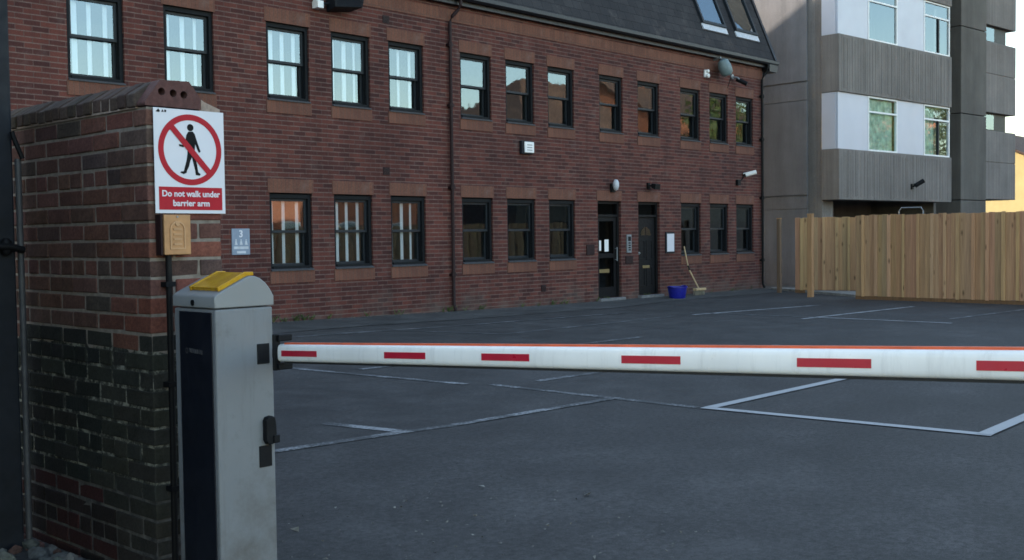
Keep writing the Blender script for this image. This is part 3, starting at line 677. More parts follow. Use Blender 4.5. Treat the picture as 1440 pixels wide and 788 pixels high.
# white bullet camera
t = thing('security_camera', (24.4, D, 2.9), 'white bullet camera on arm low above the last ground floor window', 'camera')
b = MB(); b.box((23.92, D-.07, 2.62), (24.06, D, 2.76)); part(b, 'junction_box', M['black_plastic'], t, bevel=.008)
b = MB(); b.tube([(24.06, D-.03, 2.70), (24.22, D-.03, 2.80), (24.30, D-.02, 2.88)], .012, 8); b.lathe([(.06, -.03), (.06, 0)], (24.32, D, 2.90), axis='y', n=14); b.tube([(24.32, D, 2.90), (24.33, D-.14, 2.93)], .02, 8); part(b, 'bracket', M['black_plastic'], t, smooth=True)
b = MB(); b.tube([(24.27, D-.08, 2.88), (24.42, D-.30, 2.95)], .048, 16); part(b, 'camera_body', M['white_plastic'], t, bevel=.01, smooth=False)
b = MB(); b.prism([(-.055, .04), (.055, .04), (.05, .058), (-.05, .058)], 'y', -.02, .30); Mx = Matrix.Translation(Vector((24.255, D-.055, 2.875))) @ Matrix.Rotation(R(218-180), 4, 'Z') @ Matrix.Rotation(R(-14), 4, 'X') @ Matrix.Rotation(R(180), 4, 'Z'); b.v = [Mx @ p for p in b.v]; part(b, 'sun_shield', M['white_plastic'], t)
# bulkhead light and small flood over the doors
t = thing('bulkhead_light', (18.86, D, 2.45), 'oval white bulkhead light above the glazed door', 'light')
b = MB(); b.box((18.80, D-.06, 2.34), (18.94, D, 2.52)); part(b, 'base_plate', M['black_plastic'], t, bevel=.01)
b = MB(); b.lathe([(.01, 2.37), (.045, 2.39), (.065, 2.46), (.065, 2.54), (.04, 2.60), (.01, 2.61)], (18.87, D-.12, 0), n=18); part(b, 'diffuser', M['pale_sill'], t, smooth=True)
t = thing('floodlight', (20.23, D, 2.48), 'small black floodlight above the panelled door', 'floodlight')
b = MB(); b.box((20.15, D-.05, 2.44), (20.23, D, 2.58)); b.tube([(20.19, D-.03, 2.52), (20.24, D-.14, 2.50)], .014, 8); part(b, 'bracket', M['black_plastic'], t)
b = MB(); b.add([(20.16, D-.12, 2.46), (20.36, D-.12, 2.46), (20.36, D-.22, 2.42), (20.16, D-.22, 2.42), (20.16, D-.12, 2.56), (20.36, D-.12, 2.56), (20.36, D-.24, 2.54), (20.16, D-.24, 2.54)], [(0,3,2,1),(4,5,6,7),(0,1,5,4),(1,2,6,5),(2,3,7,6),(3,0,4,7)]); part(b, 'lamp_body', M['black_plastic'], t, bevel=.006)
# white alarm box between the floors
t = thing('alarm_box', (16.12, D, 3.15), 'small white square box with dark side on bare brick between the two floors', 'alarm box')
b = MB(); b.box((15.93, D-.07, 3.03), (16.27, D, 3.29)); part(b, 'back_box', M['navy_metal'], t, bevel=.008)
b = MB(); b.box((15.99, D-.10, 3.055), (16.26, D-.071, 3.27)); part(b, 'cover', M['white_plastic'], t, bevel=.012)
for zz in (3.10, 3.16, 3.22):
    pass
b = MB()
for q in range(3): b.box((16.05, D-.1035, 3.10+q*.05), (16.20, D-.1005, 3.115+q*.05))
part(b, 'sounder_slots', M['grey_metal'], t)
# plates beside the doors
t = thing('wall_notice', (20.95, D, 1.1), 'white notice in a dark frame right of the panelled door', 'notice')
b = MB(); b.box((20.85, D-.03, .98), (21.20, D, 1.47)); part(b, 'backing', M['navy_metal'], t, bevel=.006)
b = MB(); b.box((20.89, D-.036, 1.02), (21.17, D-.031, 1.43)); part(b, 'sheet', M['sign_white'], t)
t = thing('door_entry_panel', (19.45, D, 1.2), 'grey door entry panel on the brick pier between the two doors', 'entry panel')
b = MB(); b.box((19.37, D-.035, 1.02), (19.53, D, 1.42)); part(b, 'case', M['grey_metal'], t, bevel=.008)
b = MB(); b.box((19.40, D-.04, 1.28), (19.50, D-.036, 1.38))
for q in range(4): b.box((19.41, D-.041, 1.07+q*.05), (19.49, D-.036, 1.10+q*.05))
part(b, 'button', M['black_plastic'], t)
t = thing('name_plate', (19.4, D, .85), 'small dark name plate under the entry panel between the doors', 'plate')
b = MB(); b.box((19.34, D-.02, .78), (19.60, D, .95)); part(b, 'plate', M['brown_pipe'], t, bevel=.004)
t = thing('name_plate', (18.1, D, 1.1), 'small square dark name plate on the brick left of the glazed door', 'plate')
b = MB(); b.box((17.98, D-.02, 1.0), (18.24, D, 1.22)); part(b, 'plate', M['brown_pipe'], t, bevel=.004)
# blue parking sign
t = thing('parking_sign', (9.5, D, 1.2), 'blue grey parking sign with white figures on the brick wall behind the barrier', 'sign')
b = MB(); b.box((9.37, D-.02, 1.18), (9.69, D, 1.585)); part(b, 'board', M['sign_blue'], t, bevel=.006)
text2d('lettering', '3', .15, M['sign_white'], t, D-.0205, .002, t.location, (9.53, 0, 1.50), bold=.004)
pl = []
for k in range(3):
    cx = 9.44 + k*.09
    pl.append([(cx-.025, 1.335), (cx+.025, 1.335), (cx+.012, 1.395), (cx-.012, 1.395)]); pl.append(circle(cx, 1.41, .012, 12))
pl.append([(9.40, 1.27), (9.66, 1.27), (9.66, 1.31), (9.40, 1.31)]); pl.append([(9.45, 1.205), (9.61, 1.205), (9.61, 1.24), (9.45, 1.24)])
shape2d('pictogram', pl, M['pale_sill'], t, D-.0205, .002, t.location, (0, 0, 0))
# broom and tub
gz_ = ground_z(20.9, 14)
t = thing('broom', (21.55, D-.30, ground_z(21.5, D-.3)+.02), 'broom with pale wooden handle leaning on the wall under a window', 'broom')
b = MB(); b.tube([(21.70, D-.36, .13), (21.62, D-.12, .62)], .017, 10); b.tube([(21.62, D-.12, .62), (21.58, D-.03, 1.13)], .016, 10); part(b, 'handle', M['broom_wood'], t, smooth=True)
b = MB(); b.tube([(21.63, D-.145, .57), (21.615, D-.115, .68)], .022, 10); part(b, 'grip_band', M['black_plastic'], t)
b = MB(); b.box((21.50, D-.42, .10), (21.92, D-.32, .155)); part(b, 'head', M['broom_wood'], t, bevel=.01)
b = MB()
for k in range(60):
    x = 21.51+.4*random.random(); y = D-.41+.08*random.random(); b.tube([(x, y, .10), (x+random.uniform(-.02, .02), y+random.uniform(-.02, .02), ground_z(21.6, D-.35)+.006)], .006, 5)
part(b, 'bristles', M['bristle'], t)
tz = ground_z(20.7, 13.9)+.012
t = thing('tub', (20.44, 13.95, tz), 'blue plastic tub standing on the ground beside the panelled door', 'tub')
b = MB(); n = 28; prof = [(.165, 0), (.18, .02), (.215, .24), (.232, .245), (.232, .265), (.205, .265), (.175, .03), (.0, .03)]
b.lathe(prof, (20.44, 13.95, tz), n=n); part(b, 'body', M['blue_plastic'], t, smooth=True)
for s in (-1, 1):
    b = MB(); b.tube([(20.44+s*.218, 13.87, tz+.24), (20.44+s*.275, 13.90, tz+.27), (20.44+s*.285, 13.95, tz+.275), (20.44+s*.275, 14.0, tz+.27), (20.44+s*.218, 14.03, tz+.24)], .012, 8); part(b, 'handle', M['blue_plastic'], t, smooth=True)

# ------------------------------------------------------------------ boundary wall with coping (close up)
bw = thing('boundary_wall', (2.36, 4.0, 0), 'old brick boundary wall with brick coping and a blackened lower half', 'wall')
WX0, WX1, WY0, WY1 = 2.20, 2.5275, 4.0, 9.0
TOP = 1.935
def jc(c, v=0.18): k = random.uniform(1-v, 1+v); return tuple(max(0.001, q*k*random.uniform(.93, 1.07)) for q in c)
br = MB()
def wbrick(x0, x1, y0, y1, z0, corner):
    z = z0 + .03
    if z > .93 and not (z < 1.0 and random.random() < .35):
        p = random.random()
        c = (0.094, 0.046, 0.036) if p < .65 else ((0.078, 0.043, 0.035) if p < .88 else (0.058, 0.040, 0.035))
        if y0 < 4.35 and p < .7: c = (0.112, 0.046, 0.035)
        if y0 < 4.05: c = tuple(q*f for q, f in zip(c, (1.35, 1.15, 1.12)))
    elif z > 0.38:
        c = (0.013, 0.0145, 0.013) if random.random() < .8 else (0.021, 0.021, 0.018)
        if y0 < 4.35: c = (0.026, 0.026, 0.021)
    else:
        c = (0.034, 0.012, 0.011) if random.random() < .45 else (0.017, 0.012, 0.011)
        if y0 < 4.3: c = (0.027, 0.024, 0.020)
    pr = random.uniform(-.0025, .0035)
    br.box((x0-(pr if x0 < 2.21 else 0), y0-(pr if y0 < 4.01 else 0), z0), (x1, y1, z0+.064), jc(c), jit=.0018)
k = 0; z = TOP - .075*27
while z < TOP-.01:
    if k % 2 == 0:
        wbrick(2.2, 2.415, 4.0, 4.1025, z, True); wbrick(2.425, 2.5275, 4.0, 4.215, z, True); ya, yb = 4.1125, 4.225
    else:
        wbrick(2.2, 2.3025, 4.0, 4.215, z, True); wbrick(2.3125, 2.5275, 4.0, 4.1025, z, True); ya, yb = 4.225, 4.1125
    hdr = (k % 5 == 3)
    y = ya
    while y < WY1:
        ln = .1025 if hdr else .215
        wbrick(2.2, 2.3025, y, y+ln, z, False); y += ln+.010 + random.uniform(-.001, .001)
    y = yb
    while y < WY1: wbrick(2.425, 2.5275, y, y+.215, z, False); y += .225
    z += .075; k += 1
part(br, 'brickwork', M['old_brick'], bw, bevel=.005)
co = MB(); co.box((2.2035, 4.0035, -.2), (2.524, WY1+.05, TOP-.002)); part(co, 'mortar', M['old_mortar'], bw)
cp_ = MB(); prof = [(2.188, TOP+.004), (2.188, TOP+.056), (2.272, TOP+.112), (2.392, TOP+.112), (2.442, TOP+.02), (2.442, TOP+.004)]
y = 4.066
while y < WY1:
    dx, dz = random.uniform(-.004, .004), random.uniform(-.003, .003)
    cp_.prism([(a+dx, c+dz) for a, c in prof], 'y', y, y+.064, jc((0.062, 0.042, 0.033), .2)); y += .074
part(cp_, 'coping', M['old_brick'], bw, bevel=.005)
cm = MB(); pm = [(2.195, TOP-.003), (2.196, TOP+.05), (2.276, TOP+.104), (2.388, TOP+.104), (2.436, TOP+.015), (2.53, TOP+.012), (2.528, TOP-.003)]
cm.prism(pm, 'y', 4.07, WY1); cm.prism([(2.436, TOP-.003), (2.436, TOP+.05), (2.46, TOP+.035), (2.532, TOP+.010), (2.532, TOP-.003)], 'y', 3.998, WY1); part(cm, 'coping_bed', M['mortar_light'], bw)
eb = shape2d('coping_end_brick', [[(2.194, 0.003), (2.196, .018), (2.262, .108), (2.392, .112), (2.444, .045), (2.444, .003)], circle(2.268, .062, .0155, 20), circle(2.319, .059, .0155, 20), circle(2.366, .056, .0155, 20)], M['end_brick'] if 'end_brick' in M else plain('end_brick_red', (0.090, 0.038, 0.034), .9, var=.25, scale=40, bmp=.5), bw, 4.062, .066, bw.location, (0, 0, TOP))
# ------------------------------------------------------------------ prohibition sign
sx, sz = 2.223, 1.513
sg = thing('prohibition_sign', (sx+.158, 3.99, sz), 'white and red no pedestrians sign fixed to the end of the brick wall', 'sign')
y0 = 3.988
b = MB(); b.box((sx, y0-.003, sz), (sx+.317, y0, sz+.418)); part(b, 'board', M['sign_white'], sg, bevel=.0008)
cx, cz = .160, .257
ro, ri = .143, .119
shape2d('red_ring', [circle(cx, cz, ro, 72), circle(cx, cz, ri, 72)], M['sign_red'], sg, y0-.0032, .0010, sg.location, (sx, 0, sz))
a = R(-47); hw = .0125; d = (math.cos(a), math.sin(a)); nn = (-d[1], d[0]); LL = ri+.004
shape2d('red_slash', [[(cx-d[0]*LL+nn[0]*hw, cz-d[1]*LL+nn[1]*hw), (cx+d[0]*LL+nn[0]*hw, cz+d[1]*LL+nn[1]*hw), (cx+d[0]*LL-nn[0]*hw, cz+d[1]*LL-nn[1]*hw), (cx-d[0]*LL-nn[0]*hw, cz-d[1]*LL-nn[1]*hw)]], M['sign_red'], sg, y0-.0046, .0008, sg.location, (sx, 0, sz))
# walking figure (units of mm inside the board)
man = [[(152,330),(172,332),(181,322),(188,300),(197,276),(206,252),(199,247),(192,258),(182,282),(180,262),(178,240),(184,215),(190,190),(193,168),(204,160),(199,154),(182,156),(180,172),(172,205),(166,228),(158,212),(152,190),(142,172),(140,164),(127,158),(112,164),(116,169),(128,170),(134,190),(141,212),(146,240),(147,262),(146,282),(138,276),(128,266),(110,270),(109,278),(126,276),(138,292),(143,316)]]
man = [[(p[0]/1000., p[1]/1000.) for p in q] for q in man]
man.append(circle(.1615, .347, .0145, 24))
shape2d('pictogram', man, M['sign_black'], sg, y0-.0032, .0010, sg.location, (sx, 0, sz))
b = MB(); b.box((sx+.016, y0-.0042, sz+.014), (sx+.302, y0-.0031, sz+.106)); part(b, 'text_panel', M['sign_red'], sg)
text2d('lettering', 'Do not walk under', .034, M['sign_white'], sg, y0-.0043, .0008, sg.location, (sx+.159, 0, sz+.078), bold=.0009, width=.262)
text2d('lettering', 'barrier arm', .034, M['sign_white'], sg, y0-.0043, .0008, sg.location, (sx+.159, 0, sz+.040), bold=.0009, width=.165)
lg = [[(.010, .402), (.022, .414), (.030, .404), (.024, .400)], [(.034, .402), (.040, .412), (.046, .402)], [(.048, .402), (.056, .402), (.056, .411), (.048, .411)]]
shape2d('emblem', lg, M['sign_black'], sg, y0-.0032, .0006, sg.location, (sx, 0, sz))
# ------------------------------------------------------------------ tan intercom with conduit
ic = thing('keypad_box', (2.29, 3.99, 1.35), 'tan metal keypad box with arched relief under the no pedestrians sign', 'keypad')
b = MB(); b.box((2.226, 3.955, 1.345), (2.236, 3.996, 1.508)); b.box((2.236, 3.962, 1.345), (2.352, 3.996, 1.508)); part(b, 'case', M['brown_pipe'], ic, bevel=.002)
b = MB(); b.box((2.236, 3.946, 1.347), (2.353, 3.961, 1.507)); part(b, 'faceplate', M['bronze'], ic, bevel=.003)
arch_o = [(.024, .022), (.092, .022), (.092, .100)] + [(.058+.034*math.cos(math.pi*k/14), .100+.034*math.sin(math.pi*k/14)) for k in range(1, 14)] + [(.024, .100)]
arch_i = [(.030, .028), (.086, .028), (.086, .100)] + [(.058+.028*math.cos(math.pi*k/14), .100+.028*math.sin(math.pi*k/14)) for k in range(1, 14)] + [(.030, .100)]
shape2d('arch_relief', [arch_o, arch_i], M['bronze_dark'], ic, 3.9458, .003, ic.location, (2.236, 0, 1.347))
b = MB()
for q in range(4): b.box((2.276, 3.9428, 1.385+q*.020), (2.312, 3.9458, 1.393+q*.020))
b.lathe([(.009, 3.9425), (.009, 3.9458)], (2.294, 0, 1.470), axis='y', n=16)
part(b, 'button', M['bronze_dark'], ic)
b = MB(); b.lathe([(.004, 3.943), (.004, 3.946)], (2.294, 0, 1.498), axis='y', n=10); part(b, 'screw', M['grey_metal'], ic)
cd = thing('cable_conduit', (2.268, 3.975, .02), 'thin black cable conduit running down the wall end from the tan keypad', 'conduit')
b = MB(); b.tube([(2.266, 3.972, 1.346), (2.266, 3.972, .7), (2.262, 3.972, .02)], .0125, 12); part(b, 'pipe', M['black_pipe'], cd, smooth=True)
for zc in (1.22, .82, .40):
    b = MB(); b.box((2.245, 3.957, zc), (2.287, 3.999, zc+.02)); part(b, 'clip', M['black_plastic'], cd)

# ------------------------------------------------------------------ barrier
bx0, bx1, by0, by1 = 2.19, 2.440, 3.52, 3.806
bz = ground_z(2.3, 3.6)
ba = thing('car_park_barrier', ((bx0+bx1)/2, (by0+by1)/2, bz), 'grey barrier cabinet with yellow lamp and lowered white arm with red strips', 'barrier')
b = MB(); b.box((bx0, by0, bz+.02), (bx1, by1, 1.148)); cab = part(b, 'cabinet', M['cabinet_grey'], ba, bevel=.007)
b = MB(); b.box((bx0-.03, by0-.03, bz-.05), (bx1+.03, by1+.03, bz+.022)); part(b, 'base_plate', M['grey_metal'], ba, bevel=.004)
# recessed dark front panel on the face towards the road
b = MB(); b.box((bx0-.004, by0+.022, bz+.10), (bx0+.02, by1-.040, 1.136)); pn = part(b, 'front_panel', M['cabinet_dark'], ba, bevel=.002)
def emblem():
    e = MB(); x = bx0-.0045
    yy = 3.712
    n = 20
    for k in range(n):      # ring mark followed by small grey letters
        a0, a1 = 2*math.pi*k/n, 2*math.pi*(k+1)/n
        q = [(x-.0012, yy+r*math.cos(a_), .988+r*1.1*math.sin(a_)) for r, a_ in ((.010, a0), (.010, a1), (.0065, a1), (.0065, a0))]
        e.add(q, [(0, 1, 2, 3)])
    for k, (y_, ww) in enumerate(((3.693, .004), (3.684, .010), (3.670, .004), (3.661, .011), (3.645, .010), (3.628, .010), (3.612, .004))):
        e.box((x-.0015, y_-ww, .982-.0015*k*.4), (x+.002, y_, .998-.0015*k*.4))
    return e
part(emblem(), 'emblem', M['pole_grey'], pn, recalc=False)
# lid with rounded shoulders
lp = [(bx0-.004, 1.152), (bx0-.004, 1.190), (bx0, 1.198), (2.202, 1.206), (2.325, 1.262), (2.343, 1.267), (2.362, 1.266), (2.385, 1.257), (2.408, 1.240), (2.428, 1.216), (bx1+.004, 1.188), (bx1+.004, 1.152)]
b = MB(); b.prism(lp, 'y', by0-.004, by1+.004); lid = part(b, 'lid', M['cabinet_lid'], ba, bevel=.004, smooth=True)
b = MB(); b.lathe([(.011, bx0-.0075), (.011, bx0-.001)], (0, 3.665, 1.170), axis='x', n=18); part(b, 'lock', M['black_plastic'], lid)
# yellow flashing lamp saddle over the lid
b = MB(); b.prism([(2.218, 1.2140), (2.322, 1.2612), (2.340, 1.2675), (2.360, 1.2680), (2.359, 1.279), (2.331, 1.280), (2.213, 1.228)], 'y', by0+.020, by1-.085)
for (ya, yb) in ((by0+.012, by0+.022), (by1-.087, by1-.076)): b.prism([(2.214, 1.2125), (2.322, 1.2615), (2.340, 1.2678), (2.366, 1.2680), (2.365, 1.282), (2.329, 1.283), (2.209, 1.229)], 'y', ya, yb)
part(b, 'lamp', M['yellow_lens'], ba, bevel=.0015)
# fittings on the pale side
b = MB(); b.box((2.366, by0-.004, .931), (2.420, by0+.01, 1.008)); part(b, 'cover_plate', M['black_plastic'], ba, bevel=.002)
b = MB(); b.box((2.366, by0-.005, .537), (2.421, by0+.01, .619)); part(b, 'cover_plate', M['black_plastic'], ba, bevel=.002)
b = MB(); b.prism([(2.384, .64), (2.384, .715), (2.392, .728), (2.412, .732), (2.424, .724), (2.428, .700), (2.430, .64), (2.415, .624), (2.392, .624)], 'y', by0-.028, by0+.002); hn = part(b, 'lock_handle', M['black_plastic'], ba, bevel=.004)
b = MB(); b.box((2.412, by0-.036, .628), (2.438, by0-.004, .658)); part(b, 'lever', M['black_plastic'], hn, bevel=.003)
# hub and arm
AX = 2.478
def az(y): return .967 + (3.5-y)*.0526
b = MB(); b.box((2.437, 3.515, .900), (2.470, 3.60, 1.040)); b.box((2.452, 3.50, 1.012), (2.515, 3.585, 1.038)); b.box((2.452, 3.50, .902), (2.515, 3.585, .926)); b.lathe([(.045, 2.435), (.045, 2.46)], (0, 3.56, .968), axis='x', n=20); part(b, 'hub', M['black_plastic'], ba, bevel=.004)
Y0, Y1 = 3.535, -1.2
hh, hd_ = .0335, .0225
prof = []
for k in range(24):
    a_ = 2*math.pi*k/24
    c_, s_ = math.cos(a_), math.sin(a_)
    prof.append((AX + hd_*math.copysign(abs(c_)**.55, c_), hh*math.copysign(abs(s_)**.6, s_)))
am = MB(); n = len(prof)
NY = 14
vs = []
for j in range(NY+1):
    y = Y0 + (Y1-Y0)*j/NY; zc = az(y)
    sc = 1.0
    vs += [(p[0], y, zc+p[1]*sc) for p in prof]
fs_ = [(j*n+i, j*n+(i+1) % n, (j+1)*n+(i+1) % n, (j+1)*n+i) for j in range(NY) for i in range(n)] + [tuple(range(n)), tuple(range(NY*n, (NY+1)*n))]
am.add(vs, fs_); arm = part(am, 'arm', M['white_paint'], ba, smooth=True)
def along(mb, y0, y1, x0, x1, dz0, dz1):
    vs = [(x, y, az(y)+dz) for y in (y0, y1) for (x, dz) in ((x0, dz0), (x1, dz0), (x1, dz1), (x0, dz1))]
    mb.add(vs, [(0,1,2,3),(4,7,6,5),(0,4,5,1),(1,5,6,2),(2,6,7,3),(3,7,4,0)])
b = MB(); along(b, 3.49, Y1+.02, AX-.009, AX+.009, hh-.003, hh+.0055); part(b, 'edge_strip', M['red_rubber'], arm)
b = MB(); along(b, 3.49, Y1+.02, AX-.012, AX+.012, -hh-.006, -hh+.003); part(b, 'rubber_edge', M['rubber'], arm)
for (ya, yb) in tuple((p*.99, q*.99) for p, q in ((3.525, 3.303), (2.917, 2.706), (2.442, 2.237), (1.884, 1.684), (1.336, 1.142), (.897, .70), (.36, .16), (-.15, -.35))):
    b = MB(); along(b, ya, yb, AX-hd_-.0012, AX-hd_+.004, -.0115, .0105); part(b, 'reflective_strip', M['red_film'], arm)
# ------------------------------------------------------------------ gate post at the left edge
gp = thing('gate_post', (2.04, 5.06, .02), 'dark navy metal gate post beside the brick wall at left edge, with added unseen shade panel', 'gate')
b = MB(); b.box((1.96, 5.0, -.02), (2.098, 5.14, 4.3)); part(b, 'post', M['navy_metal'], gp, bevel=.01)
b = MB(); b.prism([(1.93, 5.03), (.35, 3.30), (.31, 3.335), (1.89, 5.065)], 'z', .08, 2.35); part(b, 'shade_panel', M['navy_metal'], gp, bevel=.004)  # solid leaf added out of view to shade the near-left wall
b = MB(); b.tube([(2.114, 4.99, 1.78), (2.116, 4.99, 1.0), (2.114, 4.99, .0)], .014, 12); part(b, 'pipe', M['pole_grey'], gp, smooth=True)
b = MB(); b.tube([(2.085, 4.975, 1.90), (2.095, 4.97, 1.86), (2.125, 4.965, 1.78)], .011, 8); part(b, 'clip', M['black_plastic'], gp)
b = MB(); b.lathe([(.015, 1.35), (.026, 1.37), (.024, 1.41), (.01, 1.425)], (2.045, 4.975, 0), n=12); b.tube([(1.98, 4.965, 1.39), (2.06, 4.955, 1.385), (2.118, 4.965, 1.37)], .016, 10); part(b, 'hinge', M['black_pipe'], gp, smooth=True)
# ------------------------------------------------------------------ rubble along the wall foot
rb = MB()
def rock(cx, cy, r):
    bm = bmesh.new(); bmesh.ops.create_icosphere(bm, subdivisions=1, radius=r)
    sc = Vector((random.uniform(.7, 1.4), random.uniform(.7, 1.4), random.uniform(.45, .9)))
    rot = Matrix.Rotation(random.uniform(0, 6), 3, 'Z')
    vs = [rot @ Vector((v.co.x*sc.x*random.uniform(.75, 1.2), v.co.y*sc.y*random.uniform(.75, 1.2), v.co.z*sc.z)) for v in bm.verts]
    bm.verts.ensure_lookup_table()
    z = ground_z(cx, cy) + r*.25
    p = random.random(); base = (0.12, 0.12, 0.115) if p < .6 else ((0.20, 0.19, 0.17) if p < .8 else (0.09, 0.045, 0.035))
    rb.add([(v.x+cx, v.y+cy, v.z+z) for v in vs], [tuple(v.index for v in f.verts) for f in bm.faces], jc(base, .3)); bm.free()
for _ in range(620):
    y = random.uniform(3.2, 6.6); x = 2.185 - abs(random.gauss(0, .35)); r = random.choice((.006, .010, .014, .02, .03, .045))*random.uniform(.7, 1.3)
    if x-r*1.4 < .2: continue
    if bx0-.03 < x+r and by0-.05 < y < by1+.05: continue
    x = min(x, 2.19-r*1.3)
    rock(x, y, r)
tag(rb.build('rubble', M['stone']), kind='stuff')

# ------------------------------------------------------------------ concrete tower
TW = thing('concrete_tower', (27.79, 13.7, 0), 'grey concrete office block with white panels behind the wooden fence', 'building', rz=R(-4.9))
def tp(mb, name, mat, parent=None, **kw): return mb.build(name, mat, parent=parent or TW, **kw)
U = dict(a=0.0, b=1.60, c=3.22, d=4.80, e=6.45)          # positions along the bay measured in metres
uA, uB, uC, uD, uE = U['a'], U['b'], U['c'], U['d'], U['e']
LV = [(2.30, 3.68), (5.22, 6.77), (8.31, 9.87), (11.4, 12.9)]     # spandrels
for (z0, z1) in LV:
    b = MB(); b.box((-.0, 0, z0), (uE, .55, z1)); sp = tp(b, 'spandrel', M['concrete'], bevel=.015)
    rb_ = MB()
    u = .12
    while u < uE-.1:
        w_ = random.uniform(.02, .09); rb_.box((u, -random.uniform(.003, .010), z0+random.uniform(.02, .12)), (u+w_, .01, z1-random.uniform(.02, .12)), None, jit=.002); u += w_+random.uniform(.015, .11)
    b2 = tp(rb_, 'ribbing', M['concrete'], sp)
for zi, (z0, z1) in enumerate(((3.68, 5.22), (6.77, 8.31), (9.87, 11.4))):
    for (a, c, kind) in ((0.03, uB, 'p'), (uB, uC, 'g'), (uC, uD, 'p'), (uD, uE-.03, 'g')):
        if kind == 'p':
            b = MB(); b.box((a+.01, .06, z0+.004), (c-.01, .12, z1-.004)); tp(b, 'white_panel', M['tower_white'], bevel=.006)
        else:
            f = MB(); t_ = .05
            f.box((a, .05, z0+.004), (a+t_, .13, z1-.004)); f.box((c-t_, .05, z0+.004), (c, .13, z1-.004)); f.box((a+t_, .05, z0+.004), (c-t_, .13, z0+t_)); f.box((a+t_, .05, z1-t_), (c-t_, .13, z1-.004)); f.box((a+t_, .05, z0+1.08), (c-t_, .13, z0+1.08+t_))
            fr = tp(f, 'window', M['white_plastic'], bevel=.004)
            if kind == 'g' and a == uD:
                f2 = MB(); f2.box((a+(c-a)*.55, .052, z0+t_), (a+(c-a)*.55+.06, .128, z0+1.08)); tp(f2, 'mullion', M['anthracite'], fr)
            g_ = MB(); g_.quad((a+t_, .09, z0+t_), (c-t_, .09, z0+t_), (c-t_, .09, z1-t_), (a+t_, .09, z1-t_)); tp(g_, 'pane', M['tower_glass'], fr)
            if zi == 0:
                q = MB()
                u = a+t_
                ue = c-t_ if a != uD else a+(c-a)*.52
                while u < ue: q.quad((u, .20+.012*math.sin(u*34), z0+.06), (u+.03, .20+.012*math.sin((u+.03)*34), z0+.06), (u+.03, .20+.012*math.sin((u+.03)*34), z1-.06), (u, .20+.012*math.sin(u*34), z1-.06)); u += .03
                tp(q, 'curtain', M['curtain'] if 'curtain' in M else M.setdefault('curtain', plain('pale_curtain', (0.62, 0.72, 0.62), .9, var=.4, scale=5)), fr)
    b = MB(); b.box((.02, .125, z0+.004), (.07, .55, z1-.004)); tp(b, 'white_panel', M['tower_white'], bevel=.006)
    b = MB(); b.box((.5, 2.6, z0), (uE, 2.7, z1)); b.box((.1, .6, z0-.02), (uE, 2.6, z0)); tp(b, 'room_lining', M['room'])
b = MB(); b.box((.05, .55, -.3), (.6, 1.0, 14)); tp(b, 'corner_column', M['concrete'], bevel=.01)
zz = [-.3, 2.07, 2.45, 5.08, 5.60, 8.2, 8.7, 11.3, 14.0]
b = MB()
for i in range(len(zz)-1): b.box((0.0 if i % 2 == 0 else .025, 1.0, zz[i]+.012), (.5, 12, zz[i+1]-.012))
b.box((.05, 1.01, -.3), (.48, 11.99, 14)); tp(b, 'side_slab', M['concrete_slab'], bevel=.008)
b = MB(); b.box((.5, 2.7, -.3), (14, 11.9, 13.9)); tp(b, 'core_wall', M['concrete_dark'])
b = MB(); b.box((.6, .96, 12.9), (13.2, 12, 14.2)); tp(b, 'parapet', M['concrete'], bevel=.02)
b = MB(); b.box((uE-.04, .56, -.3), (uE+.12, 2.7, 12.9)); tp(b, 'party_wall', M['concrete_dark'])
F_ = dict(c0=8.12, c1=9.93, cv=.5, f0=9.9, f1=13.25, fv=.95, sp=((8.47, 11.3, 9.9), (5.48, 7.90, 6.80), (2.49, 4.86, 3.77)), gap=((7.90, 8.47), (4.86, 5.48)))
b = MB()
for (z0, z1) in ((-.3, 2.4), (2.42, 5.2), (5.22, 8.0), (8.02, 12.9)): b.box((F_['c0'], F_['cv'], z0), (F_['c1'], F_['cv']+.9, z1))
tp(b, 'column', M['concrete_dark'], bevel=.02)
b = MB(); b.box((uE+.12, 1.5, -.3), (F_['c1'], 1.7, 12.9)); tp(b, 'recess_wall', M['concrete_dark'])
for (z0, z1, zj) in F_['sp']:
    b = MB(); b.box((F_['f0'], F_['fv'], z0), (F_['f1'], F_['fv']+2.5, zj-.01)); b.box((F_['f0'], F_['fv'], zj+.01), (F_['f1'], F_['fv']+2.5, z1)); b.box((F_['f0']+.02, F_['fv']+.02, z0+.01), (F_['f1']-.02, F_['fv']+2.4, z1-.01)); tp(b, 'spandrel', M['concrete'], bevel=.02)
for (z0, z1) in F_['gap']:
    b = MB(); b.box((F_['f0'], F_['fv']+.15, z0), (F_['f1']-.5, F_['fv']+2.4, z1)); fr = tp(b, 'window', M['anthracite'])
    b = MB(); b.quad((F_['f0']+.1, F_['fv']+.14, z0+.06), (F_['f0']+1.9, F_['fv']+.14, z0+.06), (F_['f0']+1.9, F_['fv']+.14, z1-.06), (F_['f0']+.1, F_['fv']+.14, z1-.06)); tp(b, 'pane', M['tower_glass'], fr)
# camera on the tower spandrel
tc = tuple(Vector((27.79, 13.7, 0)) + Matrix.Rotation(R(-4.9), 3, "Z") @ Vector((3.95, -.012, 2.73)))
t = thing('security_camera', tc, 'black camera on the ribbed concrete band above the wooden fence', 'camera')
b = MB(); b.box((-.06, -.03, -.08), (.06, .02, .08)); b.tube([(0, -.02, 0), (.05, -.2, .08)], .025, 8); b.build('bracket', M['black_plastic'], parent=t)
b = MB(); b.tube([(-.02, -.10, .02), (.13, -.30, .17)], .065, 12); b.build('camera_body', M['black_plastic'], parent=t, bevel=.01)

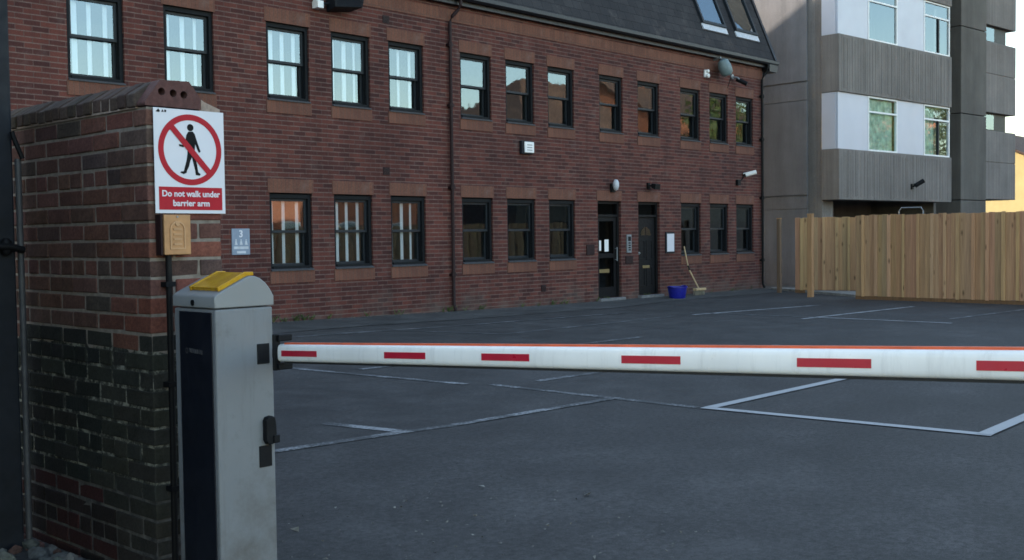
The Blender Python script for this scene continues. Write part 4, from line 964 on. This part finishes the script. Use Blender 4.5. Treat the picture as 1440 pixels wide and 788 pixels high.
# ------------------------------------------------------------------ fences
FN = dict(m0=(22.33, 10.62), m1=(21.3, -7.0), mh=1.80, s0=(24.10, 13.02), s1=(24.75, 10.9), sh=1.81, p1=(22.56, 11.81), p1h=1.85, p2=(23.88, 13.33), p2h=1.79)
def fence(name, A, B, hgt, label, wmin, wmax, th=.02, posts=True):
    A = Vector(A); B = Vector(B); d = (B-A); Ln = d.length; d.normalize(); nrm_ = Vector((-d.y, d.x))
    if nrm_.x > 0: nrm_ = -nrm_        # towards the camera side
    t = thing(name, (A.x, A.y, ground_z(A.x, A.y)), label, 'fence')
    mb = MB(); s = 0; k = 0
    while s < Ln:
        wd = random.uniform(wmin, wmax); over = (k % 3 == 1)
        off = (.03 if over else .0) + random.uniform(0, .006)
        c = random.choice(((1, 1, 1), (.93, .92, .90), (1.06, 1.03, 1.0), (.97, .94, .89), (1.02, 1.0, .97)))
        if over: c = tuple(q*1.28 for q in c)
        top = hgt + random.uniform(-.012, .012); ww = wd*(.55 if over else 1)
        p0 = A + d*s; p1 = A + d*min(s+ww, Ln)
        q0 = p0 + nrm_*off; q1 = p1 + nrm_*off; r0 = p0 + nrm_*(off+th); r1 = p1 + nrm_*(off+th)
        zb = ground_z(p0.x, p0.y)
        b0 = zb + .07 + random.uniform(-.01, .01); t0 = zb + top
        vs = [(q0.x, q0.y, b0), (q1.x, q1.y, b0), (r1.x, r1.y, b0), (r0.x, r0.y, b0), (q0.x, q0.y, t0), (q1.x, q1.y, t0), (r1.x, r1.y, t0), (r0.x, r0.y, t0)]
        mb.add(vs, [(0,3,2,1),(4,5,6,7),(0,1,5,4),(1,2,6,5),(2,3,7,6),(3,0,4,7)], jc(c, .05))
        s += ww - (.02 if over else .004); k += 1
    part(mb, 'boards', M['timber'], t, bevel=.003)
    for zr in (.35, 1.0, 1.6):
        r0 = MB()
        p = [A - nrm_*.005, B - nrm_*.005, B - nrm_*.065, A - nrm_*.065]
        z_ = ground_z(A.x, A.y)+zr
        r0.add([(q.x, q.y, z_) for q in p] + [(q.x, q.y, z_+.09) for q in p], [(0,3,2,1),(4,5,6,7),(0,1,5,4),(1,2,6,5),(2,3,7,6),(3,0,4,7)], (.8, .8, .8)); part(r0, 'rail', M['timber'], t)
    if posts:
        s = .05
        while s < Ln:
            p = A + d*s - nrm_*.12; b = MB(); b.box((p.x-.05, p.y-.05, ground_z(p.x, p.y)-.02), (p.x+.05, p.y+.05, ground_z(p.x, p.y)+hgt-.05), (.8, .78, .75)); part(b, 'post', M['timber'], t); s += 2.4
    g0 = MB(); p = [A + nrm_*.005, B + nrm_*.005, B + nrm_*.03, A + nrm_*.03]
    zA, zB = ground_z(A.x, A.y), ground_z(B.x, B.y)
    zs_ = (zA, zB, zB, zA)
    g0.add([(q.x, q.y, z_-.02) for q, z_ in zip(p, zs_)] + [(q.x, q.y, z_+.075) for q, z_ in zip(p, zs_)], [(0,3,2,1),(4,5,6,7),(0,1,5,4),(1,2,6,5),(2,3,7,6),(3,0,4,7)], (.42, .38, .34)); part(g0, 'gravel_board', M['timber'], t)
    return t
fence('wooden_fence', FN['m0'], FN['m1'], FN['mh'], 'long close boarded fence of new pale timber across the right side of the yard', .10, .15)
fence('wooden_fence', FN['s0'], FN['s1'], FN['sh'], 'short set back stretch of timber fence behind a lone post', .10, .14, posts=False)
b = MB()
K0, K1 = Vector(FN['s0']), Vector(FN['s1'])
b.prism([(22.75, 10.6), (24.6, 13.5), (25.0, 14.2), (25.15, 14.2), (25.15, 10.2), (23.2, 10.2)], 'z', -.2, ground_z(23, 12)+.06)
tag(b.build('kerb', M['kerb'], bevel=.01), kind='structure')
for (p, hgt, lab) in ((FN['p1'], FN['p1h'], 'free standing square timber post in front of the short set back fence'), (FN['p2'], FN['p2h'], 'thin weathered timber post nearest the end of the brick office')):
    z0 = ground_z(*p); t = thing('timber_post', (p[0], p[1], z0), lab, 'post')
    wd = .055 if lab.startswith('free') else .045
    b = MB(); b.box((p[0]-wd, p[1]-wd, z0-.02), (p[0]+wd, p[1]+wd, z0+hgt), (.95, .9, .8) if lab.startswith('free') else (.38, .42, .5)); part(b, 'shaft', M['timber'], t, bevel=.006)
    b = MB(); b.prism([(p[0]-wd-.008, z0+hgt), (p[0]+wd+.008, z0+hgt), (p[0]+wd*.6, z0+hgt+.025), (p[0]-wd*.6, z0+hgt+.025)], 'y', p[1]-wd-.008, p[1]+wd+.008, (.8, .75, .65)); part(b, 'cap', M['timber'], t)
# pipe rail behind the fence
rl = ((26.2, 11.35), (26.2, 10.75), 1.99)
t = thing('pipe_rail', (rl[0][0], rl[0][1], 0), 'pale tubular rail just showing above the fence under the concrete tower', 'railing')
b = MB(); z_ = rl[2]; A, B = Vector(rl[0]), Vector(rl[1])
b.tube([(A.x, A.y, 0), (A.x, A.y, z_-.08), (A.x+.02, A.y-.05, z_), (B.x, B.y+.05, z_), (B.x, B.y, z_-.08), (B.x, B.y, 0)], .018, 8); part(b, 'tube', M['grey_metal'], t, smooth=True)

# ------------------------------------------------------------------ buildings further off
def gable_house(name, x0, x1, y0, y1, eaves, ridge, wallm, roofm, label, axis='x', chim=True):
    t = thing(name, ((x0+x1)/2, (y0+y1)/2, 0), label, 'house')
    b = MB(); b.box((x0, y0, -.3), (x1, y1, eaves))
    if axis == 'x':
        b.prism([(y0, eaves), ((y0+y1)/2, ridge-.12), (y1, eaves)], 'x', x0, x1)
        pr = [(y0-.35, eaves-.12), ((y0+y1)/2, ridge), (y1+.35, eaves-.12), (y1+.35, eaves-.02), ((y0+y1)/2, ridge+.12), (y0-.35, eaves-.02)]
    else:
        b.prism([(x0, eaves), ((x0+x1)/2, ridge-.12), (x1, eaves)], 'y', y0, y1)
        pr = [(x0-.35, eaves-.12), ((x0+x1)/2, ridge), (x1+.35, eaves-.12), (x1+.35, eaves-.02), ((x0+x1)/2, ridge+.12), (x0-.35, eaves-.02)]
    part(b, 'wall', wallm, t)
    b = MB()
    if axis == 'x': b.prism(pr, 'x', x0-.25, x1+.25)
    else: b.prism(pr, 'y', y0-.25, y1+.25)
    rf = part(b, 'roof', roofm, t)
    if chim:
        b = MB(); xc, yc = x0+(x1-x0)*.3, (y0+y1)/2; b.box((xc-.4, yc-.4, ridge-.8), (xc+.4, yc+.4, ridge+1.1)); part(b, 'chimney', wallm, rf)
    nz = max(1, int(eaves/2.8)); nxw = max(2, int((x1-x0)/3.2))
    for k in range(nz):
        for i in range(nxw):
            xc = x0+(i+.5)*(x1-x0)/nxw; zc = 1.0+k*2.8
            f = MB(); f.box((xc-.6, y1, zc), (xc+.6, y1+.05, zc+1.3)); wf = part(f, 'window', M['white_plastic'], t)
            f = MB(); f.quad((xc+.52, y1+.055, zc+.08), (xc-.52, y1+.055, zc+.08), (xc-.52, y1+.055, zc+1.22), (xc+.52, y1+.055, zc+1.22)); part(f, 'pane', M['tower_glass'], wf)
    return t
gable_house('brick_house', 22, 47, -28, -18.5, 4.6, 6.8, M['house_brick'], M['brown_tile'], 'low sunlit red brick terrace mirrored in the lower office windows')
gable_house('brick_house', 68, 86, -30, -19, 10.5, 13.5, M['house_brick'], M['brown_tile'], 'tall sunlit orange brick house mirrored in the far upper office windows')
t = thing('brick_house', (55, -24, 0), 'brown hipped roof house mirrored in the middle upper office windows', 'house')
b = MB(); b.box((53, -29, -.3), (67, -18.8, 8.4)); part(b, 'wall', M['house_brick'], t)
b = MB(); b.add([(52.6, -29.4, 8.3), (67.4, -29.4, 8.3), (67.4, -18.4, 8.3), (52.6, -18.4, 8.3), (58.5, -23.9, 12.9), (65, -23.9, 12.9)], [(0, 3, 2, 1), (3, 4, 0), (2, 5, 4, 3), (1, 5, 2), (0, 4, 5, 1)]); part(b, 'roof', M['brown_tile'], t)
t = thing('reflection_darkener', (55, -10, 0), 'unseen low dark block added to darken reflections in the far ground floor windows', 'darkener')
b = MB(); b.box((40.5, -12, -.3), (72, -8, 3.2)); part(b, 'wall', M['anthracite'], t)  # added unseen block; near-black walls stand in for shade in the window reflections
b = MB(); b.box((40.3, -12.2, 3.2), (72.2, -7.8, 3.45)); part(b, 'roof', M['slate'], t)
for k in range(11):
    b = MB(); b.box((41.2+k*2.8, -7.99, 0), (43.5+k*2.8, -7.93, 2.2)); part(b, 'door', M['navy_metal'], t)
gable_house('yellow_house', 60, 72, 18.5, 27, 4.9, 7.0, M['cream_render'], M['brown_tile'], 'sunlit yellow house far off at the right edge past the concrete tower', axis='x')

def tree(x, y, h, rad, label, seed):
    rnd = random.Random(seed)
    t = thing('tree', (x, y, ground_z(x, y)), label, 'tree', 'trees mirrored in the tower windows')
    b = MB(); b.tube([(x, y, -.1), (x+.1, y, h*.3), (x-.1, y+.1, h*.62)], .22, 10, r2=.08)
    for k in range(9):
        a = rnd.uniform(0, 6.28); z0 = h*rnd.uniform(.25, .55); b.tube([(x, y, z0), (x+math.cos(a)*rad*.45, y+math.sin(a)*rad*.45, z0+h*.13), (x+math.cos(a)*rad*.75, y+math.sin(a)*rad*.75, z0+h*.25)], .08, 6, r2=.02)
    part(b, 'trunk', M['bark'], t)
    b = MB(); cl = []
    for k in range(34):
        a = rnd.uniform(0, 6.28); q = rnd.uniform(.15, 1)**.6; zz_ = rnd.uniform(.32, 1.0); rr = rad*q*math.sin(math.pi*min(1, max(.12, (zz_-.18)/.85)))
        cl.append((x+math.cos(a)*rr, y+math.sin(a)*rr, h*zz_, rad*rnd.uniform(.2, .36)))
    for (cx_, cy2, cz_, r_c) in cl:
        for k in range(70):
            v = Vector((rnd.gauss(0, 1), rnd.gauss(0, 1), rnd.gauss(0, .8))).normalized()*r_c*rnd.uniform(.4, 1.05); p = Vector((cx_, cy2, cz_))+v
            u1 = Vector((rnd.uniform(-1, 1), rnd.uniform(-1, 1), rnd.uniform(-1, 1))).normalized(); u2 = u1.orthogonal().normalized(); s_ = rnd.uniform(.09, .17)
            b.quad(p-u1*s_-u2*s_*.6, p+u1*s_-u2*s_*.6, p+u1*s_+u2*s_*.6, p-u1*s_+u2*s_*.6)
    part(b, 'crown', M['leaf'], t, recalc=False)
tree(69.5, -14, 12, 4.0, 'broad leafy tree mirrored in the white panelled tower windows', 3)
tree(75, -14.5, 13.2, 4.4, 'tallest of the leafy trees mirrored in the tower windows', 4)
tree(80.5, -15, 11.8, 4.0, 'farthest of the leafy trees mirrored in the tower windows', 5)


# ------------------------------------------------------------------ light
SUN_EL = 11.0
sd = Vector((-0.22, 0.975, 0)).normalized()
world = bpy.data.worlds.new('World'); scene.world = world; world.use_nodes = True
wn = world.node_tree
sky = wn.nodes.new('ShaderNodeTexSky'); sky.sky_type = 'NISHITA'; sky.sun_disc = False
sky.sun_elevation = R(SUN_EL); sky.sun_rotation = math.atan2(sd.x, sd.y); sky.altitude = 50; sky.air_density = 1.0; sky.dust_density = 0.9; sky.ozone_density = 0.4
bg = wn.nodes['Background']; wn.links.new(sky.outputs[0], bg.inputs[0]); bg.inputs[1].default_value = 0.15
sl = bpy.data.lights.new('sun', 'SUN'); so = bpy.data.objects.new('sun', sl); COL.objects.link(so)
sl.energy = 3.0; sl.angle = R(.5); sl.color = (1.0, .86, .70)
dirv = Vector((sd.x*math.cos(R(SUN_EL)), sd.y*math.cos(R(SUN_EL)), math.sin(R(SUN_EL))))
so.rotation_euler = dirv.to_track_quat('Z', 'Y').to_euler()
scene.render.engine = 'CYCLES'
scene.view_settings.view_transform = 'Standard'; scene.view_settings.look = 'None'; scene.view_settings.gamma = 1.0; scene.view_settings.use_curve_mapping = False
scene.view_settings.exposure = 2.15
scene.cycles.max_bounces = 8; scene.cycles.transparent_max_bounces = 12
scene.cycles.use_denoising = True
scene.cycles.pixel_filter_type = 'BLACKMAN_HARRIS'; scene.cycles.filter_width = 1.65
